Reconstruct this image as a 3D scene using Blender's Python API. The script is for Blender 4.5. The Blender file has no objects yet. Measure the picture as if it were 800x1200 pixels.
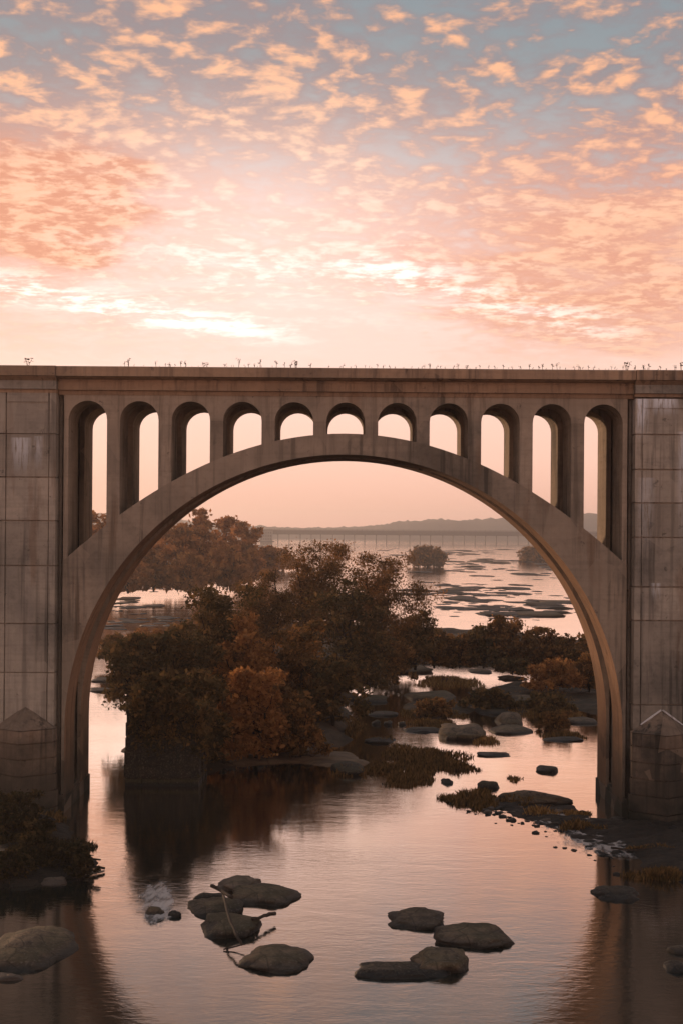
import bpy, math, random
import numpy as np
from mathutils import Vector, Matrix, noise

SC = bpy.context.scene
COL = SC.collection
R = math.radians

# ------------------------------------------------------------------ camera
F, H, HY = 1625.0, 18.5, 621.0          # focal length and horizon in photograph pixels, eye height in metres
ROLL = R(0.42)
cam_d = bpy.data.cameras.new("camera")
cam = bpy.data.objects.new("camera", cam_d)
COL.objects.link(cam)
SC.camera = cam
cam_d.sensor_fit = 'HORIZONTAL'
cam_d.sensor_width = 36.0
cam_d.lens = 36.0 * F / 800.0
cam_d.shift_y = (HY - 600.0) / 800.0
cam_d.clip_start = 0.5
cam_d.clip_end = 30000.0
cam.location = (0, 0, H)
cam.rotation_euler = (Matrix.Rotation(R(90), 3, 'X') @ Matrix.Rotation(ROLL, 3, 'Z')).to_euler()


def unroll(px, py):
    dx, dy = px - 400.0, py - 600.0
    c, s = math.cos(ROLL), math.sin(ROLL)
    return 400 + dx * c + dy * s, 600 - dx * s + dy * c


def G(px, py, z=0.0):
    """where the ray of a photograph pixel meets the level z"""
    ux, uy = unroll(px, py)
    Y = (H - z) * F / (uy - HY)
    return Vector(((ux - 400) * Y / F, Y, z))


def P(px, py, Y):
    ux, uy = unroll(px, py)
    return Vector(((ux - 400) * Y / F, Y, H - (uy - HY) * Y / F))


def lin(r, g, b):
    def f(v):
        v /= 255.0
        return v / 12.92 if v <= 0.04045 else ((v + 0.055) / 1.055) ** 2.4
    return (f(r), f(g), f(b), 1.0)


# ------------------------------------------------------------------ node helper
class NT:
    def __init__(self, tree):
        self.t = tree
        self.n, self.l = tree.nodes, tree.links

    def node(self, kind, **kw):
        n = self.n.new(kind)
        for k, v in kw.items():
            setattr(n, k, v)
        return n

    def put(self, sock, v):
        if isinstance(v, bpy.types.NodeSocket):
            self.l.new(v, sock)
        elif v is not None:
            sock.default_value = v

    def m(self, op, a, b=None, c=None, clamp=False):
        n = self.node('ShaderNodeMath', operation=op, use_clamp=clamp)
        self.put(n.inputs[0], a)
        self.put(n.inputs[1], b)
        self.put(n.inputs[2], c)
        return n.outputs[0]

    def rng(self, v, a, b, c=0.0, d=1.0, smooth=True):
        n = self.node('ShaderNodeMapRange', interpolation_type='SMOOTHSTEP' if smooth else 'LINEAR')
        self.put(n.inputs[0], v)
        for i, q in enumerate((a, b, c, d)):
            self.put(n.inputs[i + 1], q)
        return n.outputs[0]

    def mix(self, f, a, b, mode='MIX'):
        n = self.node('ShaderNodeMix', data_type='RGBA', blend_type=mode)
        self.put(n.inputs[0], f)
        self.put(n.inputs[6], a)
        self.put(n.inputs[7], b)
        return n.outputs[2]

    def noise(self, vec, scale, detail=4, rough=0.55, dist=0.0):
        n = self.node('ShaderNodeTexNoise')
        self.put(n.inputs['Vector'], vec)
        n.inputs['Scale'].default_value = scale
        n.inputs['Detail'].default_value = detail
        n.inputs['Roughness'].default_value = rough
        n.inputs['Distortion'].default_value = dist
        return n.outputs[0]

    def vec(self, x, y, z):
        n = self.node('ShaderNodeCombineXYZ')
        for i, q in enumerate((x, y, z)):
            self.put(n.inputs[i], q)
        return n.outputs[0]

    def sep(self, v):
        n = self.node('ShaderNodeSeparateXYZ')
        self.put(n.inputs[0], v)
        return n.outputs

    def mapv(self, v, scale=(1, 1, 1), loc=(0, 0, 0), rot=(0, 0, 0)):
        n = self.node('ShaderNodeMapping')
        self.put(n.inputs[0], v)
        n.inputs['Location'].default_value = loc
        n.inputs['Rotation'].default_value = rot
        n.inputs['Scale'].default_value = scale
        return n.outputs[0]

    def ramp(self, f, stops):
        n = self.node('ShaderNodeValToRGB')
        self.put(n.inputs[0], f)
        e = n.color_ramp.elements
        while len(e) < len(stops):
            e.new(0.5)
        for k, (p, c) in zip(e, stops):
            k.position = p
            k.color = c
        return n.outputs[0]


# ------------------------------------------------------------------ sky
SUN_AZ, SUN_EL = R(-38), R(6.0)        # low sun behind the bridge, off to the left of the picture
W = bpy.data.worlds.new("World")
SC.world = W
W.use_nodes = True
n = NT(W.node_tree)
W.node_tree.nodes.clear()
wo = n.node('ShaderNodeOutputWorld')
bg = n.node('ShaderNodeBackground')
n.l.new(bg.outputs[0], wo.inputs[0])
bg.inputs[1].default_value = 0.1
sky = n.node('ShaderNodeTexSky', sky_type='NISHITA', sun_disc=False)
sky.sun_elevation = SUN_EL
sky.sun_rotation = SUN_AZ
sky.air_density = 1.2
sky.dust_density = 2.0
tc = n.node('ShaderNodeTexCoord')
d = tc.outputs['Generated']
dx, dy, dz = n.sep(d)
el = n.m('MAXIMUM', dz, 0.0)
base = n.ramp(n.m('MULTIPLY', el, 2.0, clamp=True), [
    (0.000, lin(238, 180, 162)), (0.03, lin(246, 192, 172)), (0.10, lin(254, 208, 190)),
    (0.22, lin(255, 218, 204)), (0.33, lin(250, 214, 204)), (0.42, lin(222, 198, 194)),
    (0.51, lin(182, 176, 180)), (0.64, lin(142, 154, 162)), (1.0, lin(108, 130, 146))])


def blob(x0, z0, a, b, pw=2.0):
    """soft patch of sky round a direction ahead"""
    u = n.m('DIVIDE', n.m('SUBTRACT', dx, x0), a)
    v = n.m('DIVIDE', n.m('SUBTRACT', dz, z0), b)
    q = n.m('ADD', n.m('MULTIPLY', u, u), n.m('MULTIPLY', v, v))
    g = n.m('POWER', 2.718, n.m('MULTIPLY', q, -1.0))
    return n.m('MULTIPLY', g, n.rng(dy, 0.0, 0.3))


den = n.m('ADD', el, 0.13)
p = n.vec(n.m('DIVIDE', dx, den), n.m('DIVIDE', dy, den), 0.0)
glow = blob(-0.065, 0.190, 0.15, 0.085)
left_mass = blob(-0.215, 0.222, 0.088, 0.046)
right_mass = blob(0.20, 0.185, 0.16, 0.070)
pink = blob(-0.01, 0.145, 0.085, 0.026)
upper = blob(-0.17, 0.335, 0.20, 0.075)
warp = n.node('ShaderNodeVectorMath', operation='ADD')
nz = n.node('ShaderNodeTexNoise')
n.put(nz.inputs['Vector'], p)
nz.inputs['Scale'].default_value = 4.0
nz.inputs['Detail'].default_value = 4
wsc = n.node('ShaderNodeVectorMath', operation='SCALE')
n.l.new(nz.outputs['Color'], wsc.inputs[0])
wsc.inputs['Scale'].default_value = 0.075
n.l.new(p, warp.inputs[0])
n.l.new(wsc.outputs[0], warp.inputs[1])
pw = warp.outputs[0]
big = n.noise(n.mapv(pw, (1.0, 0.8, 1), (3.1, 0.4, 0), (0, 0, R(24))), 1.6, 3, 0.5)
mid = n.noise(n.mapv(pw, (0.85, 1.2, 1), (1.3, 5.2, 0), (0, 0, R(-14))), 6.0, 4, 0.55)
puff = n.noise(n.mapv(pw, (1.05, 0.85, 1), (7.3, 2.2, 0), (0, 0, R(-14))), 20.0, 4, 0.48)
crumb = n.noise(n.mapv(pw, (0.9, 1.1, 1), (2.3, 8.2, 0)), 46.0, 3, 0.6)


def c0_(v, k):
    return n.m('MULTIPLY', n.m('SUBTRACT', v, 0.5), k)


def tot_(*q):
    r = q[0]
    for k in q[1:]:
        r = n.m('ADD', r, k)
    return r


masks = tot_(n.m('MULTIPLY', left_mass, 0.55), n.m('MULTIPLY', right_mass, 0.24), n.m('MULTIPLY', upper, 0.16), n.m('MULTIPLY', pink, -0.50))
cov = tot_(c0_(big, 0.7), c0_(mid, 0.9), c0_(puff, 0.9), c0_(crumb, 0.3), masks, 0.03)
litc = tot_(c0_(big, 0.6), c0_(mid, 0.8), c0_(puff, 1.7), c0_(crumb, 0.55), n.m('MULTIPLY', masks, 0.38), -0.05)
low_fade = n.rng(dz, 0.105, 0.16)
body = n.m('MULTIPLY', n.rng(cov, -0.24, 0.24), low_fade)        # grey violet body of the clouds
lit = n.m('MULTIPLY', n.rng(litc, -0.08, 0.40), low_fade)          # their sunlit thick parts
high = n.rng(dz, 0.17, 0.32)
bcol = n.mix(high, lin(238, 180, 162), lin(146, 134, 140))
lcol = n.mix(high, lin(255, 206, 176), lin(255, 192, 150))
mass = n.m('MULTIPLY', n.m('ADD', left_mass, right_mass, clamp=True), 0.9, clamp=True)
bcol = n.mix(mass, bcol, lin(214, 140, 114))
lcol = n.mix(mass, lcol, lin(250, 178, 142))
g7 = n.m('MULTIPLY', glow, 0.92, clamp=True)
bcol = n.mix(g7, bcol, lin(252, 214, 202))
lcol = n.mix(g7, lcol, lin(255, 240, 230))
base = n.mix(n.m('MULTIPLY', g7, 0.9), base, lin(255, 230, 224))
base = n.mix(n.m('MULTIPLY', pink, 0.8), base, lin(255, 218, 208))
skyc = n.mix(n.m('MULTIPLY', body, 0.92), base, bcol)
skyc = n.mix(n.m('MULTIPLY', lit, 0.95), skyc, lcol)
# heavy orange bank of cloud at the left, mottled, with a sharper right edge
bank = n.m('MULTIPLY', n.rng(tot_(left_mass, c0_(mid, 0.9), c0_(big, 0.3)), 0.30, 0.58), n.rng(dx, -0.085, -0.135))
bankc = n.mix(n.rng(tot_(puff, c0_(crumb, 0.6)), 0.38, 0.62), lin(222, 152, 124), lin(252, 196, 164))
skyc = n.mix(n.m('MULTIPLY', bank, 0.85), skyc, bankc)
rbank = n.rng(tot_(right_mass, c0_(mid, 1.0), c0_(big, 0.5)), 0.42, 0.80)
rbankc = n.mix(n.rng(tot_(puff, c0_(crumb, 0.6)), 0.38, 0.62), lin(232, 170, 146), lin(255, 204, 172))
skyc = n.mix(n.m('MULTIPLY', rbank, 0.65), skyc, rbankc)
# bright streaks low in the sky: cloud edges lit from behind
def ridge(x0, z0, x1, z1, w):
    k = (z1 - z0) / (x1 - x0)
    q = n.m('DIVIDE', n.m('SUBTRACT', dz, n.m('ADD', n.m('MULTIPLY', dx, k), z0 - k * x0)), w)
    g_ = n.m('POWER', 2.718, n.m('MULTIPLY', n.m('MULTIPLY', q, q), -1.0))
    e_ = n.m('MULTIPLY', n.rng(dx, x0 - 0.05, x0 + 0.02), n.rng(dx, x1 + 0.05, x1 - 0.02))
    return n.m('MULTIPLY', n.m('MULTIPLY', g_, e_), n.rng(dy, 0.0, 0.3))


edges = tot_(n.m('MULTIPLY', ridge(-0.30, 0.176, -0.05, 0.138, 0.011), 1.5), n.m('MULTIPLY', ridge(-0.11, 0.186, 0.05, 0.178, 0.015), 0.55), ridge(0.02, 0.186, 0.19, 0.140, 0.013))
streak = n.noise(n.mapv(pw, (0.55, 1.5, 1), (0.7, 3.3, 0), (0, 0, R(-16))), 5.6, 6, 0.66)
band = n.m('MULTIPLY', n.rng(dz, 0.115, 0.15), n.rng(dz, 0.29, 0.19))
sk = n.m('MULTIPLY', n.rng(tot_(streak, c0_(crumb, 0.4), n.m('MULTIPLY', edges, 0.09), c0_(puff, 0.5)), 0.47, 0.74), band)
skyc = n.mix(n.m('MULTIPLY', sk, tot_(0.08, n.m('MULTIPLY', edges, 0.55), n.m('MULTIPLY', glow, 0.28)), clamp=True), skyc, (1.06, 1.0, 0.95, 1))
zen = n.rng(dz, 0.38, 0.85)
skyc = n.mix(n.m('MULTIPLY', zen, 0.75), skyc, lin(128, 146, 162))      # clearer, bluer air overhead
bright = tot_(1.0, n.m('MULTIPLY', glow, 0.06), n.m('MULTIPLY', n.m('MULTIPLY', sk, edges), 0.12))
skyc = n.mix(1.0, skyc, n.vec(bright, bright, bright), 'MULTIPLY')
tot = n.mix(1.0, n.mix(1.0, skyc, (8.8, 8.35, 8.0, 1), 'MULTIPLY'), n.mix(1.0, sky.outputs[0], (0.06, 0.06, 0.06, 1), 'MULTIPLY'), 'ADD')
n.l.new(tot, bg.inputs[0])

sun_d = bpy.data.lights.new("sun", 'SUN')
sun = bpy.data.objects.new("sun", sun_d)
COL.objects.link(sun)
sun_d.energy = 2.0
sun_d.angle = R(5)
sun_d.color = (1.0, 0.62, 0.38)
sv = Vector((math.sin(SUN_AZ) * math.cos(SUN_EL), math.cos(SUN_AZ) * math.cos(SUN_EL), math.sin(SUN_EL)))
sun.rotation_euler = sv.to_track_quat('Z', 'Y').to_euler()
sun.location = (-120, 160, 60)

SC.view_settings.view_transform = 'Standard'
SC.view_settings.look = 'None'
SC.view_settings.exposure = 0.30
SC.view_settings.gamma = 1.0
SC.view_settings.use_curve_mapping = False
SC.cycles.use_denoising = True
SC.cycles.max_bounces = 6
SC.cycles.volume_bounces = 1
SC.cycles.caustics_reflective = False
SC.cycles.caustics_refractive = False

random.seed(7)
rng = np.random.default_rng(11)


# ------------------------------------------------------------------ materials
def new_mat(name):
    m = bpy.data.materials.new(name)
    m.use_nodes = True
    t = NT(m.node_tree)
    m.node_tree.nodes.clear()
    out = t.node('ShaderNodeOutputMaterial')
    return m, t, out


def principled(t, out, col, rough=0.85, normal=None, spec=0.3):
    b = t.node('ShaderNodeBsdfPrincipled')
    t.put(b.inputs['Base Color'], col)
    t.put(b.inputs['Roughness'], rough)
    b.inputs['Specular IOR Level'].default_value = spec
    if normal is not None:
        t.l.new(normal, b.inputs['Normal'])
    t.l.new(b.outputs[0], out.inputs[0])
    return b


def bump(t, h, strength, dist):
    b = t.node('ShaderNodeBump')
    b.inputs['Strength'].default_value = strength
    b.inputs['Distance'].default_value = dist
    t.l.new(h, b.inputs['Height'])
    return b.outputs[0]


def concrete(name, a, b, stain, wet=True, wz=(7.0, 1.5)):
    m, t, out = new_mat(name)
    g = t.node('ShaderNodeNewGeometry').outputs['Position']
    x, y, z = t.sep(g)
    blot = t.noise(g, 0.35, 5, 0.6)
    fine = t.noise(g, 3.0, 6, 0.65)
    grain = t.noise(g, 18.0, 3, 0.6)
    run = t.noise(t.mapv(g, (1.6, 1.6, 0.07)), 1.3, 5, 0.62)      # rain streaks
    run2 = t.noise(t.mapv(g, (5.0, 5.0, 0.16)), 1.0, 4, 0.6)
    col = t.mix(t.rng(blot, 0.32, 0.68), a, b)
    col = t.mix(t.m('MULTIPLY', t.rng(run, 0.47, 0.66), 0.85), col, stain)
    col = t.mix(t.m('MULTIPLY', t.rng(run2, 0.52, 0.72), 0.35), col, (0.30, 0.26, 0.24, 1))
    col = t.mix(t.m('MULTIPLY', t.rng(fine, 0.45, 0.75), 0.4), col, stain)
    broad = t.noise(t.mapv(g, (1, 1, 0.6), (9, 2, 4)), 0.16, 3, 0.5)
    col = t.mix(t.m('MULTIPLY', t.rng(broad, 0.40, 0.62), 0.45), col, (a[0] * 1.12, a[1] * 1.12, a[2] * 1.12, 1))
    col = t.mix(t.m('MULTIPLY', t.rng(broad, 0.46, 0.34), 0.45), col, stain)
    rust = t.noise(t.mapv(g, (0.8, 0.8, 0.12), (3, 1, 5)), 0.9, 4, 0.6)
    col = t.mix(t.m('MULTIPLY', t.rng(rust, 0.58, 0.72), 0.45), col, (0.20, 0.115, 0.065, 1))
    if wet:                                                       # algae and flood stain at the foot
        zz = t.m('ADD', z, t.m('MULTIPLY', t.m('SUBTRACT', t.noise(g, 0.6, 4, 0.6), 0.5), 5.0))
        col = t.mix(t.rng(zz, wz[0], wz[1], 0.0, 0.8), col, (0.05, 0.045, 0.036, 1))
        col = t.mix(t.rng(zz, 1.4, 0.2, 0.0, 0.85), col, (0.022, 0.026, 0.02, 1))
    # board marks of the shuttering and patched repairs
    board = t.noise(t.mapv(g, (0.25, 0.25, 5.5)), 1.0, 2, 0.5)
    col = t.mix(t.m('MULTIPLY', t.rng(board, 0.50, 0.66), 0.10), col, stain)
    vp = t.node('ShaderNodeTexVoronoi')
    t.put(vp.inputs['Vector'], t.mapv(g, (0.42, 0.42, 0.36)))
    vp.inputs['Scale'].default_value = 1.0
    pr_ = t.sep(vp.outputs['Color'])[0]
    col = t.mix(t.m('MULTIPLY', t.rng(pr_, 0.78, 0.80), 0.35), col, a)
    spall = t.rng(t.noise(g, 1.1, 5, 0.7), 0.64, 0.68)
    col = t.mix(t.m('MULTIPLY', spall, 0.55), col, stain)
    oi = t.node('ShaderNodeObjectInfo').outputs['Random']
    v_ = t.rng(oi, 0, 1, 0.80, 1.14, smooth=False)
    col = t.mix(1.0, col, t.vec(v_, v_, v_), 'MULTIPLY')
    hgt = t.m('ADD', t.m('ADD', t.m('MULTIPLY', fine, 0.7), t.m('MULTIPLY', grain, 0.3)), t.m('MULTIPLY', t.m('ADD', spall, t.m('MULTIPLY', board, -0.6)), -0.6))
    principled(t, out, col, 0.9, bump(t, hgt, 0.5, 0.05), 0.2)
    return m, t, out


M_CONC = concrete("weathered_concrete", (0.41, 0.325, 0.245, 1), (0.22, 0.185, 0.145, 1), (0.075, 0.066, 0.053, 1))[0]
M_CORN = concrete("cornice_concrete", (0.42, 0.282, 0.182, 1), (0.27, 0.190, 0.130, 1), (0.085, 0.064, 0.050, 1), wet=False)[0]
M_PIER = concrete("pier_concrete", (0.45, 0.385, 0.31, 1), (0.23, 0.207, 0.175, 1), (0.085, 0.077, 0.065, 1))[0]
M_CUT = concrete("cutwater_concrete", (0.34, 0.245, 0.175, 1), (0.055, 0.052, 0.046, 1), (0.022, 0.024, 0.022, 1), True, (6.6, 1.6))[0]
M_SOFFIT = concrete("glow_tinted_soffit", (0.34, 0.20, 0.114, 1), (0.22, 0.132, 0.080, 1), (0.14, 0.080, 0.048, 1))[0]  # ochre tint paints in warm light bounced from sky and water
M_LIME = concrete("lime_crust", (0.80, 0.78, 0.77, 1), (0.68, 0.66, 0.65, 1), (0.3, 0.28, 0.27, 1), wet=False)[0]


def efflorescence(mat, spots):
    """lime bloom: pale runs below leaks, each at its own place (x, ztop, half width, length, amount)"""
    t = NT(mat.node_tree)
    b = [k for k in mat.node_tree.nodes if k.type == 'BSDF_PRINCIPLED'][0]
    col = b.inputs['Base Color'].links[0].from_socket
    g = t.node('ShaderNodeNewGeometry').outputs['Position']
    x, y, z = t.sep(g)
    st = t.noise(t.mapv(g, (6.0, 6.0, 0.5)), 1.0, 5, 0.7)
    for (x0, zt, hw, ln, amt) in spots:
        wx = t.rng(t.m('ABSOLUTE', t.m('SUBTRACT', x, x0)), hw, hw * 0.3)
        down = t.m('MULTIPLY', t.rng(z, zt - ln, zt - ln * 0.1), t.rng(z, zt + 0.05, zt - 0.02))
        f = t.m('MULTIPLY', t.m('MULTIPLY', wx, down), t.rng(st, 0.38, 0.52))
        col = t.mix(t.m('MULTIPLY', f, amt), col, (0.80, 0.84, 0.88, 1))
    t.l.new(col, b.inputs['Base Color'])


efflorescence(M_PIER, [(20.7, 27.25, 1.2, 1.4, 1.0), (19.3, 27.25, 0.55, 3.2, 1.0), (22.2, 25.0, 0.7, 9.0, 0.55),
                       (-20.7, 24.3, 0.8, 2.8, 0.6), (-19.6, 24.4, 0.35, 2.6, 0.45), (19.6, 22.0, 0.7, 6.0, 0.3),
                       (20.3, 15.2, 0.4, 1.3, 0.5)])


def rock_mat(name, a, b, wetc):
    m, t, out = new_mat(name)
    tcn = t.node('ShaderNodeTexCoord').outputs['Object']
    g = t.node('ShaderNodeNewGeometry')
    pos = g.outputs['Position']
    z = t.sep(pos)[2]
    nz_ = t.noise(tcn, 1.3, 6, 0.62)
    sp = t.noise(tcn, 9.0, 4, 0.6)
    cr = t.node('ShaderNodeTexVoronoi', feature='DISTANCE_TO_EDGE')
    t.put(cr.inputs['Vector'], t.mapv(tcn, (1, 1, 2.5)))
    cr.inputs['Scale'].default_value = 0.7
    col = t.mix(t.rng(nz_, 0.35, 0.65), a, b)
    col = t.mix(t.m('MULTIPLY', t.rng(sp, 0.5, 0.7), 0.35), col, (0.30, 0.26, 0.20, 1))
    zz = t.m('ADD', z, t.m('MULTIPLY', t.m('SUBTRACT', nz_, 0.5), 0.35))
    wet = t.rng(zz, 0.32, 0.08)
    lich = t.noise(t.mapv(tcn, (1, 1, 1), (3, 7, 1)), 2.6, 5, 0.7)
    col = t.mix(t.m('MULTIPLY', t.rng(lich, 0.52, 0.62), 0.5), col, wetc)
    col = t.mix(t.m('MULTIPLY', t.rng(cr.outputs[0], 0.035, 0.0), 0.6), col, wetc)
    col = t.mix(t.m('MULTIPLY', t.m('MULTIPLY', t.rng(zz, 0.25, 0.36), t.rng(zz, 0.62, 0.45)), 0.35), col, (0.10, 0.085, 0.045, 1))
    col = t.mix(t.m('MULTIPLY', wet, 0.85), col, wetc)
    hh = t.m('ADD', t.m('ADD', nz_, t.m('MULTIPLY', sp, 0.35)), t.m('MULTIPLY', t.rng(cr.outputs[0], 0.0, 0.05), 0.25))
    principled(t, out, col, t.rng(wet, 0, 1, 0.88, 0.6), bump(t, hh, 0.6, 0.12), 0.2)
    return m


M_ROCK = rock_mat("river_rock", (0.165, 0.113, 0.072, 1), (0.070, 0.052, 0.037, 1), (0.020, 0.020, 0.018, 1))
M_ROCKP = rock_mat("pale_rock", (0.22, 0.155, 0.108, 1), (0.125, 0.092, 0.068, 1), (0.07, 0.055, 0.045, 1))
M_ROCKD = rock_mat("dark_rock", (0.066, 0.050, 0.037, 1), (0.034, 0.029, 0.024, 1), (0.018, 0.019, 0.018, 1))
M_STONE = rock_mat("masonry_stone", (0.050, 0.040, 0.030, 1), (0.026, 0.025, 0.021, 1), (0.018, 0.02, 0.018, 1))


def leaf_mat(name, a, b, c=None, trans=0.35):
    m, t, out = new_mat(name)
    at = t.node('ShaderNodeAttribute', attribute_name='tint')
    col = t.ramp(at.outputs['Fac'], [(0.0, a), (0.55, b), (1.0, c or b)])
    df = t.node('ShaderNodeBsdfDiffuse')
    tr = t.node('ShaderNodeBsdfTranslucent')
    t.l.new(col, df.inputs[0])
    t.l.new(col, tr.inputs[0])
    mx = t.node('ShaderNodeMixShader')
    mx.inputs[0].default_value = trans
    t.l.new(df.outputs[0], mx.inputs[1])
    t.l.new(tr.outputs[0], mx.inputs[2])
    t.l.new(mx.outputs[0], out.inputs[0])
    return m


M_LDARK = leaf_mat("dark_olive_leaves", (0.045, 0.043, 0.024, 1), (0.145, 0.100, 0.045, 1), (0.32, 0.175, 0.066, 1))
M_LRUST = leaf_mat("rust_leaves", (0.17, 0.086, 0.036, 1), (0.45, 0.205, 0.072, 1), (0.60, 0.31, 0.11, 1), 0.45)
M_LMIX = leaf_mat("olive_rust_leaves", (0.070, 0.054, 0.027, 1), (0.235, 0.132, 0.054, 1), (0.50, 0.235, 0.080, 1), 0.45)
M_BRAMBLE = leaf_mat("bramble_leaves", (0.020, 0.021, 0.013, 1), (0.050, 0.042, 0.022, 1), (0.12, 0.076, 0.034, 1), 0.3)
M_GRASS = leaf_mat("dry_river_grass", (0.13, 0.085, 0.038, 1), (0.32, 0.18, 0.066, 1), (0.46, 0.28, 0.108, 1), 0.35)
M_GRASSG = leaf_mat("olive_river_grass", (0.065, 0.050, 0.026, 1), (0.18, 0.112, 0.046, 1), (0.32, 0.18, 0.070, 1), 0.35)
M_FAR = leaf_mat("far_leaves", (0.18, 0.098, 0.046, 1), (0.46, 0.21, 0.076, 1), (0.60, 0.28, 0.10, 1), 0.4)


def plain_mat(name, a, b, scale=2.0, rough=0.9, bs=0.4, bd=0.05, stretch=(1, 1, 1)):
    m, t, out = new_mat(name)
    v = t.mapv(t.node('ShaderNodeTexCoord').outputs['Object'], stretch)
    k = t.noise(v, scale, 6, 0.62)
    principled(t, out, t.mix(t.rng(k, 0.33, 0.67), a, b), rough, bump(t, k, bs, bd), 0.25)
    return m


M_BARK = plain_mat("dark_bark", (0.045, 0.034, 0.026, 1), (0.022, 0.018, 0.015, 1), 3.0, 0.95, 0.6, 0.05, (1, 1, 0.3))
M_DRIFT = plain_mat("bleached_driftwood", (0.30, 0.25, 0.20, 1), (0.17, 0.14, 0.11, 1), 5.0, 0.85, 0.5, 0.03, (1, 0.3, 1))
M_WOOD = plain_mat("wet_driftwood", (0.060, 0.042, 0.030, 1), (0.032, 0.025, 0.02, 1), 5.0, 0.8, 0.5, 0.03)
M_SOIL = plain_mat("island_soil", (0.075, 0.052, 0.034, 1), (0.035, 0.027, 0.019, 1), 0.8, 0.95, 0.8, 0.2)
M_MUD = plain_mat("dark_mud", (0.036, 0.027, 0.019, 1), (0.013, 0.013, 0.011, 1), 2.2, 0.75, 1.0, 0.35)
M_LEDGE = plain_mat("shore_ledge", (0.24, 0.165, 0.105, 1), (0.12, 0.085, 0.058, 1), 0.9, 0.9, 0.7, 0.15, (0.6, 1.6, 1))
M_HILL = plain_mat("hill_woods", (0.055, 0.045, 0.032, 1), (0.035, 0.030, 0.024, 1), 0.02, 0.95, 0.2, 1.0)
M_STEEL = plain_mat("weathered_steel", (0.030, 0.030, 0.030, 1), (0.018, 0.018, 0.019, 1), 0.3, 0.7, 0.2, 0.05)
M_PAINT = plain_mat("pale_panel", (0.16, 0.15, 0.145, 1), (0.11, 0.105, 0.10, 1), 0.3, 0.7, 0.2, 0.05)


def foam_mat():
    m, t, out = new_mat("lacy_foam")
    v = t.node('ShaderNodeTexCoord').outputs['Object']
    g = t.node('ShaderNodeNewGeometry').outputs['Position']
    k = t.noise(t.mapv(v, (1.5, 0.5, 1), (0, 0, 0), (0, 0, R(14))), 1.5, 7, 0.7, 0.2)
    at = t.node('ShaderNodeAttribute', attribute_name='tint')
    b = t.node('ShaderNodeBsdfPrincipled')
    b.inputs['Base Color'].default_value = (0.66, 0.59, 0.55, 1)
    b.inputs['Roughness'].default_value = 0.5
    b.inputs['Alpha'].default_value = 1
    t.l.new(t.m('MULTIPLY', t.rng(t.m('ADD', k, t.m('MULTIPLY', at.outputs['Fac'], 0.26)), 0.55, 0.86), 0.7), b.inputs['Alpha'])
    t.l.new(b.outputs[0], out.inputs[0])
    return m


M_FOAM = foam_mat()


def water_mat():
    m, t, out = new_mat("river_water")
    g = t.node('ShaderNodeNewGeometry').outputs['Position']
    calm = t.noise(t.mapv(g, (0.03, 0.05, 1)), 1.0, 3, 0.5)
    w1 = t.noise(t.mapv(g, (0.30, 0.75, 1)), 1.0, 4, 0.55, 0.6)
    w2 = t.noise(t.mapv(g, (1.6, 3.4, 1)), 1.0, 4, 0.6, 0.8)
    far = t.noise(t.mapv(g, (0.06, 0.12, 1)), 1.0, 4, 0.6)
    hh = t.m('ADD', t.m('MULTIPLY', w1, 0.10), t.m('MULTIPLY', w2, 0.055))
    hh = t.m('MULTIPLY', hh, t.rng(calm, 0.35, 0.65, 0.30, 1.0))
    y = t.sep(g)[1]
    hh = t.m('ADD', hh, t.m('MULTIPLY', far, t.rng(y, 150, 400, 0.0, 0.9)))
    nb = bump(t, hh, 1.0, 0.16)
    gl = t.node('ShaderNodeBsdfGlossy')
    gl.inputs['Color'].default_value = (1.0, 0.93, 0.87, 1)
    gl.inputs['Roughness'].default_value = 0.06
    t.l.new(nb, gl.inputs['Normal'])
    df = t.node('ShaderNodeBsdfDiffuse')
    df.inputs[0].default_value = (0.008, 0.018, 0.017, 1)
    fr = t.node('ShaderNodeFresnel')
    fr.inputs['IOR'].default_value = 2.3
    t.l.new(nb, fr.inputs['Normal'])
    mx = t.node('ShaderNodeMixShader')
    t.l.new(t.m('MULTIPLY_ADD', fr.outputs[0], 2.8, -0.33, clamp=True), mx.inputs[0])
    t.l.new(df.outputs[0], mx.inputs[1])
    t.l.new(gl.outputs[0], mx.inputs[2])
    t.l.new(mx.outputs[0], out.inputs[0])
    return m


M_WATER = water_mat()


# ------------------------------------------------------------------ objects
def link(name, verts, faces, mat, parent=None, smooth=False, loc=None):
    me = bpy.data.meshes.new(name)
    if isinstance(verts, np.ndarray) and isinstance(faces, np.ndarray):
        nv, (nf, k) = len(verts), faces.shape
        me.vertices.add(nv)
        me.vertices.foreach_set('co', verts.astype(np.float32).ravel())
        me.loops.add(nf * k)
        me.loops.foreach_set('vertex_index', faces.astype(np.int32).ravel())
        me.polygons.add(nf)
        me.polygons.foreach_set('loop_start', np.arange(0, nf * k, k, dtype=np.int32))
        me.update(calc_edges=True)
    else:
        me.from_pydata([tuple(v) for v in verts], [], [tuple(f) for f in faces])
    me.materials.append(mat)
    if smooth:
        me.polygons.foreach_set('use_smooth', [True] * len(me.polygons))
    o = bpy.data.objects.new(name, me)
    COL.objects.link(o)
    o.parent = parent
    if loc is not None:
        o.location = loc
    return o


def tag(o, label=None, cat=None, group=None, kind=None):
    if label:
        o['label'] = label
    if cat:
        o['category'] = cat
    if group:
        o['group'] = group
    if kind:
        o['kind'] = kind
    return o


def empty(name, loc, label, cat, group=None):
    o = bpy.data.objects.new(name, None)
    COL.objects.link(o)
    o.location = loc
    o.empty_display_size = 0.5
    return tag(o, label, cat, group)


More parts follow.
